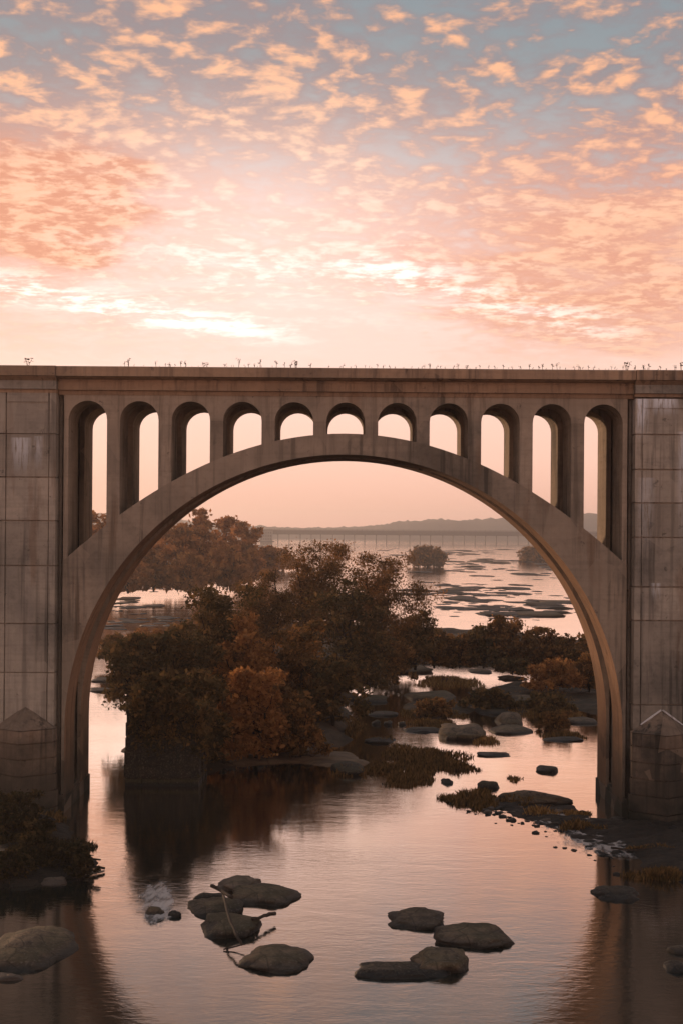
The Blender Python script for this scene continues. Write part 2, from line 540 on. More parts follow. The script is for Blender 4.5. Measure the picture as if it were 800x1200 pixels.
def copy_thing(o, loc, rz=0.0, scale=None, label=None):
    c = o.copy()
    COL.objects.link(c)
    c.location = loc
    c.rotation_euler = (0, 0, rz)
    if scale:
        c.scale = scale
    if label:
        c['label'] = label
    for ch in [k for k in bpy.data.objects if k.parent is o]:
        k = ch.copy()
        COL.objects.link(k)
        k.parent = c
    return c


class MB:
    def __init__(self):
        self.v, self.f = [], []

    def add(self, v, f):
        b = len(self.v)
        self.v += [tuple(q) for q in v]
        self.f += [tuple(i + b for i in q) for q in f]

    def box(self, x0, x1, y0, y1, z0, z1):
        self.add([(x0, y0, z0), (x1, y0, z0), (x1, y1, z0), (x0, y1, z0), (x0, y0, z1), (x1, y0, z1), (x1, y1, z1), (x0, y1, z1)],
                 [(0, 3, 2, 1), (4, 5, 6, 7), (0, 1, 5, 4), (1, 2, 6, 5), (2, 3, 7, 6), (3, 0, 4, 7)])

    def prism(self, poly, axis, a, b):
        """poly of 2D points (counter-clockwise), extruded along axis from a to b"""
        k = len(poly)
        def pt(q, h):
            return {'x': (h, q[0], q[1]), 'y': (q[0], h, q[1]), 'z': (q[0], q[1], h)}[axis]
        self.add([pt(q, a) for q in poly] + [pt(q, b) for q in poly],
                 [tuple(range(k - 1, -1, -1)), tuple(range(k, 2 * k))] + [(i, (i + 1) % k, k + (i + 1) % k, k + i) for i in range(k)])

    def tube(self, pts, radii, sides=5):
        pts = [Vector(q) for q in pts]
        rings = []
        for i, q in enumerate(pts):
            t = (pts[min(i + 1, len(pts) - 1)] - pts[max(i - 1, 0)])
            t = t.normalized() if t.length > 1e-6 else Vector((0, 0, 1))
            u = t.cross(Vector((0.31, 0.87, 0.12)))
            u = u.normalized() if u.length > 1e-3 else Vector((1, 0, 0))
            w = t.cross(u)
            rings.append([q + (u * math.cos(2 * math.pi * k / sides) + w * math.sin(2 * math.pi * k / sides)) * radii[i] for k in range(sides)])
        v = [q for r in rings for q in r]
        f = []
        for i in range(len(rings) - 1):
            for k in range(sides):
                a, b = i * sides + k, i * sides + (k + 1) % sides
                f.append((a, b, b + sides, a + sides))
        f.append(tuple(range(sides - 1, -1, -1)))
        f.append(tuple(range(len(v) - sides, len(v))))
        self.add(v, f)

    def build(self, name, mat, parent=None, smooth=False):
        return link(name, self.v, self.f, mat, parent, smooth)


# ------------------------------------------------------------------ the river
wm = MB()
wm.add([(-2600, -40, 0), (2600, -40, 0), (2600, 5200, 0), (-2600, 5200, 0)], [(0, 1, 2, 3)])
tag(wm.build('river_water', M_WATER), 'wide shallow river mirroring the pink sunset sky', None, None, 'structure')


def inside(poly, X, Y):
    res = np.zeros(X.shape, bool)
    k = len(poly)
    for i in range(k):
        x1, y1 = poly[i]
        x2, y2 = poly[(i + 1) % k]
        c = ((y1 > Y) != (y2 > Y)) & (X < (x2 - x1) * (Y - y1) / (y2 - y1 + 1e-12) + x1)
        res ^= c
    return res


def edge_dist(poly, X, Y):
    dm = np.full(X.shape, 1e9)
    k = len(poly)
    for i in range(k):
        a = np.array(poly[i])
        b = np.array(poly[(i + 1) % k])
        ab = b - a
        t = np.clip(((X - a[0]) * ab[0] + (Y - a[1]) * ab[1]) / (ab @ ab + 1e-9), 0, 1)
        dm = np.minimum(dm, np.hypot(X - a[0] - t * ab[0], Y - a[1] - t * ab[1]))
    return dm


def fnoise(X, Y, sc, seed=0.0):
    out = np.empty(X.shape)
    for i in np.ndindex(X.shape):
        out[i] = noise.fractal(Vector((X[i] * sc + seed, Y[i] * sc - seed, seed)), 1.0, 2.0, 4)
    return out


def mound(name, poly, step, hmax, ramp, mat, rough=0.3, seed=1.0, label=None):
    """land that rises out of the water inside a shoreline"""
    xs = [q[0] for q in poly]
    ys = [q[1] for q in poly]
    X, Y = np.meshgrid(np.arange(min(xs) - 3 * step, max(xs) + 3 * step, step), np.arange(min(ys) - 3 * step, max(ys) + 3 * step, step))
    nz1 = fnoise(X, Y, 0.7 / (step * 3), seed)
    s = edge_dist(poly, X, Y) * np.where(inside(poly, X, Y), 1, -1) + nz1 * step * 1.2
    Z = np.clip(s / ramp, -0.4, 1.0)
    Z = np.where(Z > 0, np.sqrt(np.abs(Z)) * hmax, Z * 2.0) + nz1 * rough * np.clip(s / ramp + 0.2, 0, 1)
    r, c = X.shape
    V = np.stack([X, Y, Z], -1).reshape(-1, 3)
    idx = np.arange(r * c).reshape(r, c)
    Fq = np.stack([idx[:-1, :-1], idx[:-1, 1:], idx[1:, 1:], idx[1:, :-1]], -1).reshape(-1, 4)
    keep = (Z.reshape(-1)[Fq] > -0.6).any(1)
    o = link(name, V, Fq[keep], mat, None, True)
    tag(o, label, None, None, 'structure')
    return o


def gp(*pts):
    return [tuple(G(*q)[:2]) for q in pts]


ISL = gp((150, 900), (236, 902), (290, 890), (352, 884), (405, 868), (398, 835), (408, 806), (436, 790), (470, 782), (515, 775), (560, 777), (612, 782), (720, 788),
         (760, 770), (620, 752), (450, 744), (320, 738), (220, 742), (165, 760), (128, 772), (152, 800), (156, 840))
mound('reed_islet', gp((552, 812), (590, 803), (640, 800), (720, 802), (720, 836), (660, 832), (612, 838), (570, 830)), 0.6, 0.35, 2.0, M_SOIL, 0.25, 31.0, 'low reedy islet left of the right arch leg')
mound('reed_islet', gp((472, 826), (510, 820), (548, 824), (552, 836), (510, 843), (476, 838)), 0.6, 0.3, 2.0, M_SOIL, 0.2, 37.0, 'small reedy islet behind the rounded grey boulder')
mound('island', ISL, 1.1, 2.1, 7.0, M_SOIL, 0.4, 2.0, 'wooded river island of dark soil behind the arch')
mound('shore_ledge', gp((262, 897), (300, 880), (360, 876), (412, 884), (432, 895), (405, 899), (340, 894)), 0.5, 0.42, 2.2, M_LEDGE, 0.12, 5.0,
      'low tan rock ledge along the island shore')
mound('left_bank', gp((-60, 935), (40, 940), (84, 975), (108, 1006), (118, 1022), (96, 1030), (50, 1036), (-60, 1046)), 0.4, 0.55, 1.8, M_MUD, 0.3, 8.0,
      'dark muddy bank at the foot of the left pier')
mound('right_bank', gp((722, 985), (760, 978), (860, 975), (880, 1050), (800, 1036), (752, 1018)), 0.4, 0.22, 1.8, M_MUD, 0.2, 12.0,
      'low brown mud bank before the right pier')
mound('gravel_bar', gp((560, 940), (600, 934), (662, 940), (694, 958), (760, 962), (800, 962), (800, 985), (728, 990), (694, 992), (648, 972), (606, 958)), 0.35, 0.14, 1.6, M_MUD, 0.22, 21.0,
      'dark gravel bar breaking the surface by the right arch leg')
mound('far_left_bank', gp((-300, 735), (60, 712), (150, 688), (228, 678), (300, 664), (318, 648), (300, 640), (-400, 640)), 14.0, 3.5, 60.0, M_SOIL, 0.8, 15.0,
      'far left river bank under rust coloured trees')


# ------------------------------------------------------------------ hills on the horizon
def hills(name, Y0, Y1, x0, x1, prof, seed, label, step=5.0):
    xs = np.arange(x0, x1, step)
    rows = 9
    V = []
    for j in range(rows):
        t = j / (rows - 1)
        for x in xs:
            px = 400 + x * F / Y0
            top = np.interp(px, [q[0] for q in prof], [q[1] for q in prof])
            zt = H + (HY - top) * Y0 / F
            crest = math.sin(math.pi * min(1, t * 0.75)) if t < 0.67 else 1.0 - (t - 0.67) * 0.6
            k = noise.fractal(Vector((x * 0.018 + seed, j * 0.8, seed)), 1.0, 2.0, 5)
            k2 = noise.noise(Vector((x * 0.07, j * 2.1, seed))) * 1.4 + max(0.0, noise.noise(Vector((x * 0.16, j * 3.3, seed + 4)))) * 2.6
            V.append((x, Y0 + (Y1 - Y0) * t, max(-1.0 if j == 0 else 0.5, zt * crest + (k * 4.0 + k2 * 2.2) * crest)))
    c = len(xs)
    idx = np.arange(rows * c).reshape(rows, c)
    Fq = np.stack([idx[:-1, :-1], idx[:-1, 1:], idx[1:, 1:], idx[1:, :-1]], -1).reshape(-1, 4)
    return tag(link(name, np.array(V), Fq, M_HILL, None, True), label, None, None, 'structure')


hills('distant_hills', 2700, 3600, -1900, 1900,
      [(-700, 600), (0, 600), (100, 602), (140, 606), (240, 615), (330, 619), (430, 617), (465, 612), (500, 607), (530, 605), (570, 607), (610, 604), (690, 597), (900, 590), (1500, 590)],
      3.0, 'low hazy wooded hills along the horizon')

# ------------------------------------------------------------------ the bridge
BY = 90.0
BX = 0.22
S = BY / F
PITCH = 41.0
HALF = 18.1
ZC = 5.3


def zpy(py):
    return H + (HY - py) * S


bridge = empty('arch_bridge', (BX, BY, 0), 'tall weathered concrete railway bridge of open spandrel arches crossing the river', 'bridge')
Z_DECK, Z_FAS, Z_COVE, Z_BAND, Z_WALL = zpy(433), zpy(444.5), zpy(449.5), zpy(459.5), zpy(465)
Z_OPEN = zpy(471.5)
R_OPEN = 1.25
SP = 3.345
RIBS = ((0.0, 3.3), (5.5, 8.8))


def z_ext(x):
    return 24.76 - 0.0252 * x * x


def rib(cx, y0, y1):
    prof_o, prof_i = [], []
    N = 72
    prof_o.append((18.3, 0.8)); prof_i.append((HALF, 0.8))
    for k in range(N + 1):
        th = math.pi * k / N
        xo = 18.3 * math.cos(th)
        prof_o.append((xo, z_ext(xo)))
        prof_i.append((HALF * math.cos(th), ZC + HALF * math.sin(th)))
    prof_o.append((-18.3, 0.8)); prof_i.append((-HALF, 0.8))
    v, f = [], []
    for o_, i_ in zip(prof_o, prof_i):
        v += [(cx + o_[0], y0, o_[1]), (cx + i_[0], y0, i_[1]), (cx + i_[0], y1, i_[1]), (cx + o_[0], y1, o_[1])]
    k = len(prof_o)
    for i in range(k - 1):
        a, b = i * 4, i * 4 + 4
        for q in range(4):
            f.append((a + q, b + q, b + (q + 1) % 4, a + (q + 1) % 4))
    f.append((0, 1, 2, 3))
    f.append(tuple((k - 1) * 4 + q for q in (3, 2, 1, 0)))
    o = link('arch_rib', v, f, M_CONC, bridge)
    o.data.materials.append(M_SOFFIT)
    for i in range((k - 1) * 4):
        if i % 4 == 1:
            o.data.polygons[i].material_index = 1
    return o


def arcade(cx, y0, y1):
    """wall over the openings, round headed"""
    z_sp = Z_OPEN - R_OPEN
    low, top = [], []
    x_end = 18.28
    low.append((-x_end, z_sp - 0.02))
    for i in range(-5, 6):
        c = i * SP
        for k in range(15):
            th = math.pi * (1 - k / 14)
            low.append((c + R_OPEN * math.cos(th), z_sp + R_OPEN * math.sin(th)))
    low.append((x_end, z_sp - 0.02))
    v, f = [], []
    for (x, z) in low:
        v += [(cx + x, y0, Z_WALL + 0.1), (cx + x, y0, z), (cx + x, y1, z), (cx + x, y1, Z_WALL + 0.1)]
    for i in range(len(low) - 1):
        a, b = i * 4, i * 4 + 4
        for q in range(4):
            f.append((a + q, a + (q + 1) % 4, b + (q + 1) % 4, b + q))
    f.append((0, 3, 2, 1))
    e = (len(low) - 1) * 4
    f.append((e, e + 1, e + 2, e + 3))
    return link('spandrel_arcade', v, f, M_CONC, bridge)


col_rnd = random.Random(3)


def columns(cx, y0, y1):
    z_sp = Z_OPEN - R_OPEN
    for i in range(12):
        if i == 0:
            xa, xb = -18.28, -5 * SP - R_OPEN
        elif i == 11:
            xa, xb = 5 * SP + R_OPEN, 18.28
        else:
            xa, xb = (i - 6) * SP + R_OPEN, (i - 5) * SP - R_OPEN
        ya, yb = y0 + 0.004, y1 - 0.004
        v = []
        for (x, y) in ((xa, ya), (xb, ya), (xb, yb), (xa, yb)):
            v.append((cx + x, y, z_ext(x) - 0.15))
        for (x, y) in ((xa, ya), (xb, ya), (xb, yb), (xa, yb)):
            v.append((cx + x, y, z_sp + 0.001))
        link('spandrel_column', v, [(0, 3, 2, 1), (4, 5, 6, 7), (0, 1, 5, 4), (1, 2, 6, 5), (2, 3, 7, 6), (3, 0, 4, 7)], M_CONC, bridge)
        # construction joint: a thin band proud of the column at mid height of the tall ones
        zt, zb = z_sp, z_ext(xa if abs(xa) > abs(xb) else xb)


for sp_i in (-1, 0, 1):
    cx = sp_i * PITCH
    for (y0, y1) in RIBS:
        rib(cx, y0, y1)
        arcade(cx, y0, y1)
        columns(cx, y0, y1)


def strip(name, x0, x1, prof, mat):
    m = MB()
    m.prism(prof, 'x', x0, x1)
    return m.build(name, mat, bridge)


YB = 9.4
for sp_i in (-1, 0, 1):
    cx = sp_i * PITCH
    a, b = cx - 18.60, cx + 18.60
    strip('deck_slab', a, b, [(0.05, Z_WALL), (8.75, Z_WALL), (8.75, Z_DECK - 0.35), (0.05, Z_DECK - 0.35)], M_CORN)
    for side in (1, -1):
        def q(y):
            return y if side == 1 else 8.8 - y
        def pr(pts):
            pts = [(q(y), z) for y, z in pts]
            return pts if side == 1 else pts[::-1]
        strip('parapet', a, b, pr([(-1.00, Z_FAS), (0.05, Z_FAS - 0.002), (0.05, Z_DECK), (-0.94, Z_DECK), (-1.00, Z_DECK - 0.06)]), M_CORN)
        strip('cornice', a, b, pr([(-0.22, Z_COVE), (0.045, Z_COVE), (0.045, Z_FAS - 0.01), (-0.80, Z_FAS - 0.01), (-0.60, Z_FAS - 0.10), (-0.28, Z_COVE + 0.12)]), M_CORN)
        strip('frieze', a, b, pr([(-0.34, Z_BAND), (0.04, Z_BAND), (0.04, Z_COVE - 0.01), (-0.30, Z_COVE - 0.01)]), M_CORN)
        strip('string_course', a, b, pr([(-0.06, Z_WALL + 0.02), (0.035, Z_WALL + 0.02), (0.035, Z_BAND - 0.01), (-0.13, Z_BAND - 0.01)]), M_CORN)

PJ_L = [463, 511.5, 562, 612.5, 665, 733, 790, 852]
PJ_R = [465, 507, 548, 587, 627, 685, 724, 822, 852]
pr_rnd = random.Random(5)
for pi_, pcx in enumerate((-1.5 * PITCH, -0.5 * PITCH, 0.5 * PITCH, 1.5 * PITCH)):
    pier = bpy.data.objects.new('pier', None)
    COL.objects.link(pier)
    pier.parent = bridge
    pier.location = (pcx, 0, 0)
    seen = pi_ in (1, 2)
    m = MB()
    m.box(-2.0, 2.0, 0.7, 8.1, 0.5, Z_WALL)
    m.box(-1.74, 1.74, -0.34, 0.7, 0.5, Z_WALL)
    m.box(-1.74, 1.74, 8.1, 9.14, 0.5, Z_WALL)
    m.build('shaft', M_PIER, pier)
    m = MB()
    m.box(-2.46, 2.46, -0.25, 9.05, -3.0, 0.95)
    m.box(-2.36, 2.36, -0.2, 9.0, 0.95, 1.2)
    m.build('footing', M_CUT, pier)
    PJ = PJ_R if pi_ >= 2 else PJ_L
    for side in (0, 1):
        for k in range(len(PJ) - 1):
            z1, z0 = zpy(PJ[k]), zpy(PJ[k + 1])
            dy_ = pr_rnd.uniform(-0.012, 0.012)
            w = 1.83 + pr_rnd.uniform(-0.01, 0.01)
            pol = [(-w, 0.66), (-w, -0.60 + dy_), (-1.42, -0.60 + dy_), (-1.41, -0.44 + dy_), (-1.36, -0.44 + dy_), (-1.35, -0.53 + dy_), (1.35, -0.53 + dy_), (1.36, -0.44 + dy_), (1.41, -0.44 + dy_), (1.42, -0.60 + dy_), (w, -0.60 + dy_), (w, 0.66)]
            m = MB()
            if side == 1:
                pol = [(-x, 8.8 - y) for x, y in pol]
            m.prism(pol, 'z', z0 + pr_rnd.uniform(0.02, 0.06), z1 - pr_rnd.uniform(0.02, 0.06))
            sy = 1 if side == 0 else -1
            def fb(xa, xb, za, zb, dep=0.004):
                ya, yb = (-0.60 + dy_ + dep, -0.45) if side == 0 else (8.8 + 0.45, 8.8 + 0.60 - dy_ - dep)
                m.box(xa, xb, ya, yb, za, zb)
            if k == 0:
                fb(-1.33, 1.33, z1 - 0.62, z1 - 0.03)
            if k == len(PJ) - 2:
                fb(-1.33, 1.33, z0 + 0.03, max(z0 + 0.5, zpy(795 if pi_ < 2 else 823)))
            m.build('concrete_block', M_PIER, pier)
        # capital block under the cornice and the pier's own cornice, parapet
    for side in (1, -1):
        def q(y):
            return y if side == 1 else 8.8 - y
        def pr(pts):
            pts = [(q(y), z) for y, z in pts]
            return pts if side == 1 else pts[::-1]
        def pstrip(name, hw, prof):
            mm = MB()
            mm.prism(pr(prof), 'x', -hw, hw)
            mm.build(name, M_CORN if name != 'capital' else M_PIER, pier)
        pstrip('parapet', 1.87, [(-1.10, Z_FAS), (0.05, Z_FAS - 0.002), (0.05, Z_DECK + 0.01), (-1.04, Z_DECK + 0.01), (-1.10, Z_DECK - 0.05)])
        pstrip('cornice', 1.87, [(-0.72, Z_COVE), (0.045, Z_COVE), (0.045, Z_FAS - 0.01), (-0.98, Z_FAS - 0.01)])
        pstrip('capital', 1.87, [(-0.80, Z_BAND), (0.04, Z_BAND), (0.04, Z_COVE - 0.01), (-0.76, Z_COVE - 0.01)])
        pstrip('string_course', 1.86, [(-0.62, Z_WALL + 0.07), (0.035, Z_WALL + 0.07), (0.035, Z_BAND - 0.01), (-0.64, Z_BAND - 0.01)])
    m = MB()
    m.box(-1.86, 1.86, 0.06, 8.74, Z_WALL, Z_DECK - 0.36)
    m.build('deck_slab', M_CORN, pier)
    # pointed cutwaters up and down stream, laid in courses
    for side in (0, 1):
        def Yq(y):
            return y if side == 0 else 8.8 - y
        zs = [-1.6, 0.55, 1.65, 2.7, 3.75, 4.75, 5.6]
        m = MB()
        def tri(w, tip, z0, z1, mm, shoulder=0.25):
            pol = [(-w, -0.3), (-w, -0.62 - shoulder), (-0.12, -tip), (0.12, -tip), (w, -0.62 - shoulder), (w, -0.3)]
            if side == 1:
                pol = [(-x, 8.8 - y) for x, y in pol]
            mm.prism(pol, 'z', z0, z1)
        tri(1.86, 2.1, -1.5, 5.55, m)
        m.build('cutwater_core', M_CUT, pier)
        for k in range(len(zs) - 1):
            mm = MB()
            j = pr_rnd.uniform(-0.02, 0.03)
            tri(1.97 + j + (0.10 if k < 2 else 0), 2.25 + j + (0.12 if k < 2 else 0), zs[k] + 0.04, zs[k + 1] - 0.04, mm)
            mm.build('cutwater_course', M_CUT, pier)
        ap = 7.0
        pts = [(-1.99, Yq(-0.28), 5.6), (-1.99, Yq(-0.88), 5.6), (-0.12, Yq(-2.27), 5.6), (0.12, Yq(-2.27), 5.6), (1.99, Yq(-0.88), 5.6), (1.99, Yq(-0.28), 5.6),
               (0, Yq(-0.50), ap), (0, Yq(-0.28), ap)]
        fc = [(0, 1, 6, 7), (1, 2, 6), (2, 3, 6), (3, 4, 6), (4, 5, 7, 6), (0, 5, 4, 3, 2, 1), (0, 7, 5)]
        link('cutwater_cap', pts, [f if side == 0 else f[::-1] for f in fc], M_CUT, pier)
        if pi_ == 2 and side == 0:
            m = MB()
            for sx in (-1, 1):
                m.tube([(sx * 1.36, -0.66, 6.07), (sx * 0.7, -0.65, 6.55), (sx * 0.05, -0.64, 7.02)], [0.055, 0.07, 0.06], 5)
            tag(m.build('lime_edge', M_LIME, pier), 'white lime crust along the gabled top')

# weeds on the parapet
wr = random.Random(21)


def weed(name, h, kind, seed):
    r_ = random.Random(seed)
    e = empty(name, (0, 0, -50), 'thin dry weed stalk growing on top of the bridge parapet', 'weed', 'weeds growing along the bridge parapet')
    m = MB()
    for s_ in range(2 if kind == 0 else 4):
        top = Vector((r_.uniform(-0.12, 0.12) * (1 + kind), r_.uniform(-0.1, 0.1), h * r_.uniform(0.6, 1.0)))
        m.tube([(r_.uniform(-.04, .04), 0, -0.03), top * 0.5 + Vector((r_.uniform(-.04, .04), 0, 0)), top], [0.018, 0.014, 0.008], 3)
    m.build('stem', M_WOOD, e)
    m2v, m2f = [], []
    for k in range(26 if kind else 7):
        c = Vector((r_.gauss(0, 0.10 * (1 + kind * 0.5)), r_.gauss(0, 0.08), h * r_.uniform(0.45, 1.05)))
        a = Vector((r_.uniform(-1, 1), r_.uniform(-1, 1), r_.uniform(-1, 1))) * 0.06
        b = Vector((r_.uniform(-1, 1), r_.uniform(-1, 1), r_.uniform(-1, 1))) * 0.06
        i = len(m2v)
        m2v += [c - a, c + b, c + a, c - b]
        m2f.append((i, i + 1, i + 2, i + 3))
    o = link('leaves', m2v, m2f, M_GRASSG, e)
    return e


protos = [weed('parapet_weed', 0.55, 0, 1), weed('parapet_weed', 0.40, 0, 2), weed('parapet_weed', 0.50, 1, 3)]
wpx = [(32, 2, 1.0, 'round bushy weed on the parapet above the left pier'), (150, 0, 1.05, None), (182, 0, .8, None), (198, 1, .7, None), (211, 0, .8, None), (216, 1, 1, None), (238, 2, .6, None), (242, 1, .8, None), (262, 1, .7, None),
       (278, 0, 1.2, 'tallest thin weed on the parapet left of the arch crown'), (290, 1, .8, None), (297, 1, .7, None), (304, 0, 1.0, None), (322, 0, .9, None), (340, 1, .9, None), (346, 2, .9, 'dark tufted weed on the parapet just left of the arch crown'), (362, 1, .7, None), (384, 1, .5, None)]
used = set()
for px in [wr.uniform(140, 395) for _ in range(26)] + [402 + 5.2 * q for q in range(76)]:
    wpx.append((px + wr.uniform(-4, 4), wr.choice([0, 1, 1, 0]), wr.uniform(0.25, 0.75) * (1.25 if px > 600 else 1.0), None))
wpx += [(733, 2, 1.05, 'bushiest weed on the parapet above the right pier edge'), (752, 2, .7, None), (545, 2, .5, None), (796, 0, 1.1, None)]
for (px, k, s_, lb) in wpx:
    x = (px - 400) * (BY - 0.4) / F
    loc = (x, BY - 0.5, Z_DECK + 0.01)
    g_ = None
    if k not in used:
        used.add(k)
        c = protos[k]
        c.location = loc
        c.scale = (s_, s_, s_)
        if lb:
            c['label'] = lb
        elif k == 2:
            c['label'] = 'small tufted weed growing on top of the bridge parapet'
    else:
        c = copy_thing(protos[k], loc, wr.uniform(0, 6), (s_, s_, s_),
                       lb or ('small tufted weed growing on top of the bridge parapet' if k == 2 else 'thin dry weed stalk growing on top of the bridge parapet'))


# ------------------------------------------------------------------ rocks
def ico(sub):
    import bmesh
    bm = bmesh.new()
    bmesh.ops.create_icosphere(bm, subdivisions=sub, radius=1.0)
    v = np.array([q.co[:] for q in bm.verts])
    f = np.array([[q.index for q in k.verts] for k in bm.faces])
    bm.free()
    return v, f


ICO = {k: ico(k) for k in (2, 3, 4)}


def rock(px0, px1, pyt, pyb, label, mat=None, name='river_rock', group='rocks standing in the river', sub=3, seed=None, hf=0.55, cat='rock', lump=0.30, sq=0.75, tilt=0.0, base_z=0.0, facets=None):
    """a rock seen between two columns and two rows of the photograph"""
    seed = seed if seed is not None else (px0 * 13.7 + pyt * 3.1) % 97
    g = G((px0 + px1) / 2, pyb, base_z)
    Y = g.y
    mpp = Y / F
    w = (px1 - px0) * mpp
    E = (pyb - pyt) * mpp
    ang = math.atan2(H - base_z, Y)
    h = E * hf
    dep = max(E * (1 - hf) / math.sin(ang) * 1.15, w * 0.35)
    dep = min(dep, w * 2.2)
    v, f = ICO[sub]
    v = v.copy()
    # squarer than a ball, then pushed about by noise
    v = np.sign(v) * np.abs(v) ** sq
    v /= np.maximum(np.abs(v).max(0), 1e-6)
    out = np.empty_like(v)
    if sub == 2:
        lump = 0.55
    for i, q in enumerate(v):
        k = noise.fractal(Vector(q) * (1.5 if sub == 2 else 1.15) + Vector((seed, -seed, seed * 0.5)), 1.0, 2.0, 4)
        k2 = noise.noise(Vector(q) * 3.1 + Vector((seed, 1, 2)))
        out[i] = q * (1 + lump * k + 0.05 * k2)
    out /= np.abs(out).max(0)
    fr_ = random.Random(int(seed * 1000))
    for _ in range(facets if facets is not None else ({2: 4, 3: 6, 4: 3}[sub])):                     # broken faces
        nv_ = Vector((fr_.gauss(0, 1), fr_.gauss(0, 1), fr_.gauss(0.25, 0.7))).normalized()
        d_ = fr_.uniform(0.70, 0.92)
        dd = out @ np.array(nv_[:])
        out -= np.outer(np.maximum(dd - d_, 0) * 0.85, np.array(nv_[:]))
    if sub == 4:
        for i, q in enumerate(v):
            out[i] *= 1 + 0.020 * noise.noise(Vector(q) * 7 + Vector((seed, 0, 0))) - 0.05 * max(0.0, 0.12 - abs(noise.noise(Vector(q) * 1.8 + Vector((0, seed, 3))))) / 0.12
    out /= np.abs(out).max(0)
    out[:, 0] += out[:, 2] * tilt
    out *= np.array([w / 2, dep / 2, 1.0])
    out[:, 2] = np.where(out[:, 2] > 0, out[:, 2] * h, out[:, 2] * max(0.35 * h, 0.25))
    out[:, 2] += -0.10 * h
    o = link(name, out, f, mat or M_ROCK, None, True, (g.x, Y + dep / 2, base_z))
    return tag(o, label, cat, group)


# --- foreground boulders
rock(-45, 76, 1074, 1142, 'big flat boulder at the left edge of the dark water', M_ROCK, sub=4, hf=0.30, seed=5.6, facets=1, sq=0.9, lump=0.2)
rock(-30, 26, 1138, 1152, 'narrow tan slab just below the big flat boulder', M_ROCKP, hf=0.4)
rock(41, 78, 1025, 1038, 'small orange brown rock at the edge of the left bank', M_ROCKP, hf=0.5)
rock(250, 308, 1021, 1046, 'brownish rounded rock at the back of the left boulder cluster', M_ROCKP, sub=4, hf=0.44, seed=8.1)
rock(262, 352, 1028, 1065, 'long smooth grey boulder reaching right in the left boulder cluster', M_ROCK, sub=4, hf=0.36, seed=11.7)
rock(211, 282, 1046, 1078, 'dark boulder at the left tip of the left boulder cluster', M_ROCKD, sub=4, hf=0.36, seed=15.2)
rock(224, 266, 1044, 1056, 'small dark slab behind the tip of the left boulder cluster', M_ROCKD, hf=0.6)
rock(227, 311, 1062, 1103, 'dark hump shaped boulder in the middle of the left boulder cluster', M_ROCKD, sub=4, hf=0.36, seed=21.0)
rock(272, 367, 1097, 1145, 'large oval boulder at the front of the left boulder cluster', M_ROCK, sub=4, hf=0.30, seed=24.4, sq=0.85)
rock(195, 212, 1066, 1076, 'small dark rock beside the white water', M_ROCKD, hf=0.7)
rock(166, 192, 1058, 1076, 'small rock washed over by white water', M_ROCK, hf=0.7)
rock(452, 531, 1061, 1091, 'flat boulder farthest back of the four right foreground rocks', M_ROCK, sub=4, hf=0.28, seed=31.2, sq=0.62)
rock(506, 608, 1077, 1114, 'broad smooth boulder at the right of the right foreground rocks', M_ROCK, sub=4, hf=0.33, seed=36.9, sq=0.66)
rock(482, 557, 1104, 1144, 'pale topped rock standing on the end of the long low boulder', M_ROCK, sub=4, hf=0.46, seed=41.5, sq=0.6)
rock(408, 540, 1124, 1149, 'long low dark boulder at the front of the right foreground rocks', M_ROCKD, sub=4, hf=0.40, seed=44.1, sq=0.55)
rock(696, 760, 1034, 1058, 'half sunken dark boulder in the shade before the right pier', M_ROCKD, sub=4, hf=0.35, seed=51.0)
rock(785, 822, 1104, 1120, 'upper pale stone at the right edge of the dark water', M_ROCK, hf=0.5)
rock(780, 815, 1122, 1142, 'lower wet stone at the right edge of the dark water', M_ROCKD, hf=0.5)

# --- rocks between the island and the right pier
rock(448, 510, 774, 791, 'flat grey slab lying against the island shrubs', M_ROCK, hf=0.4, sq=0.6)
rock(470, 543, 806, 823, 'wide flat slab in mid stream before the island', M_ROCK, hf=0.4, sq=0.6)
rock(410, 457, 812, 825, 'thin dark slab in the pool left of the wide flat slab', M_ROCKD, hf=0.45, sq=0.6)
rock(516, 535, 793, 800, 'small stone in the bright water above the wide slab', M_ROCKD, hf=0.6)
rock(515, 577, 841, 869, 'rounded grey boulder in front of the reedy island point', M_ROCK, sub=4, hf=0.5, seed=61.5, sq=0.7)
rock(582, 616, 828, 852, 'upright boulder right of the rounded grey boulder', M_ROCK, hf=0.6, seed=63.0)
rock(574, 634, 847, 862, 'flat ledge below the upright boulder', M_ROCK, hf=0.4, sq=0.6)
rock(386, 432, 886, 910, 'dark flat rock at the tip of the shore ledge', M_ROCKD, hf=0.45)
rock(664, 704, 838, 850, 'low flat rock beside the arch leg behind a round bush', M_ROCK, hf=0.4)
rock(628, 659, 894, 907, 'lone dark rock in the bright stream left of the right arch leg', M_ROCKD, hf=0.45, sq=0.6)
rock(586, 676, 920, 946, 'long sloping rock with grass on its left end', M_ROCK, sub=4, hf=0.5, seed=71.3, sq=0.7)
rock(560, 588, 912, 926, 'dark knob of rock left of the long sloping rock', M_ROCKD, hf=0.6)
rock(517, 533, 910, 920, 'small black stone below the grassy tussock', M_ROCKD, hf=0.6)
for i, (x_, y_) in enumerate(((440, 848), (455, 849), (471, 849))):
    rock(x_ - 6, x_ + 6, y_ - 6, y_ + 2, 'small dark stone in the row of three by the island shore', M_ROCKD, hf=0.7, group='row of three stones by the island shore', sub=2)
rock(556, 606, 826, 838, 'dark low rock under the reeds of the islet', M_ROCKD, hf=0.45)
rock(548, 580, 782, 790, 'flat stone in the channel below the right shrub row', M_ROCK, hf=0.4)
rock(586, 622, 790, 799, 'long flat stone in the channel above the reedy islet', M_ROCK, hf=0.4)
rock(600, 655, 810, 826, 'brown rock shelf under the orange shrub', M_ROCK, hf=0.5)
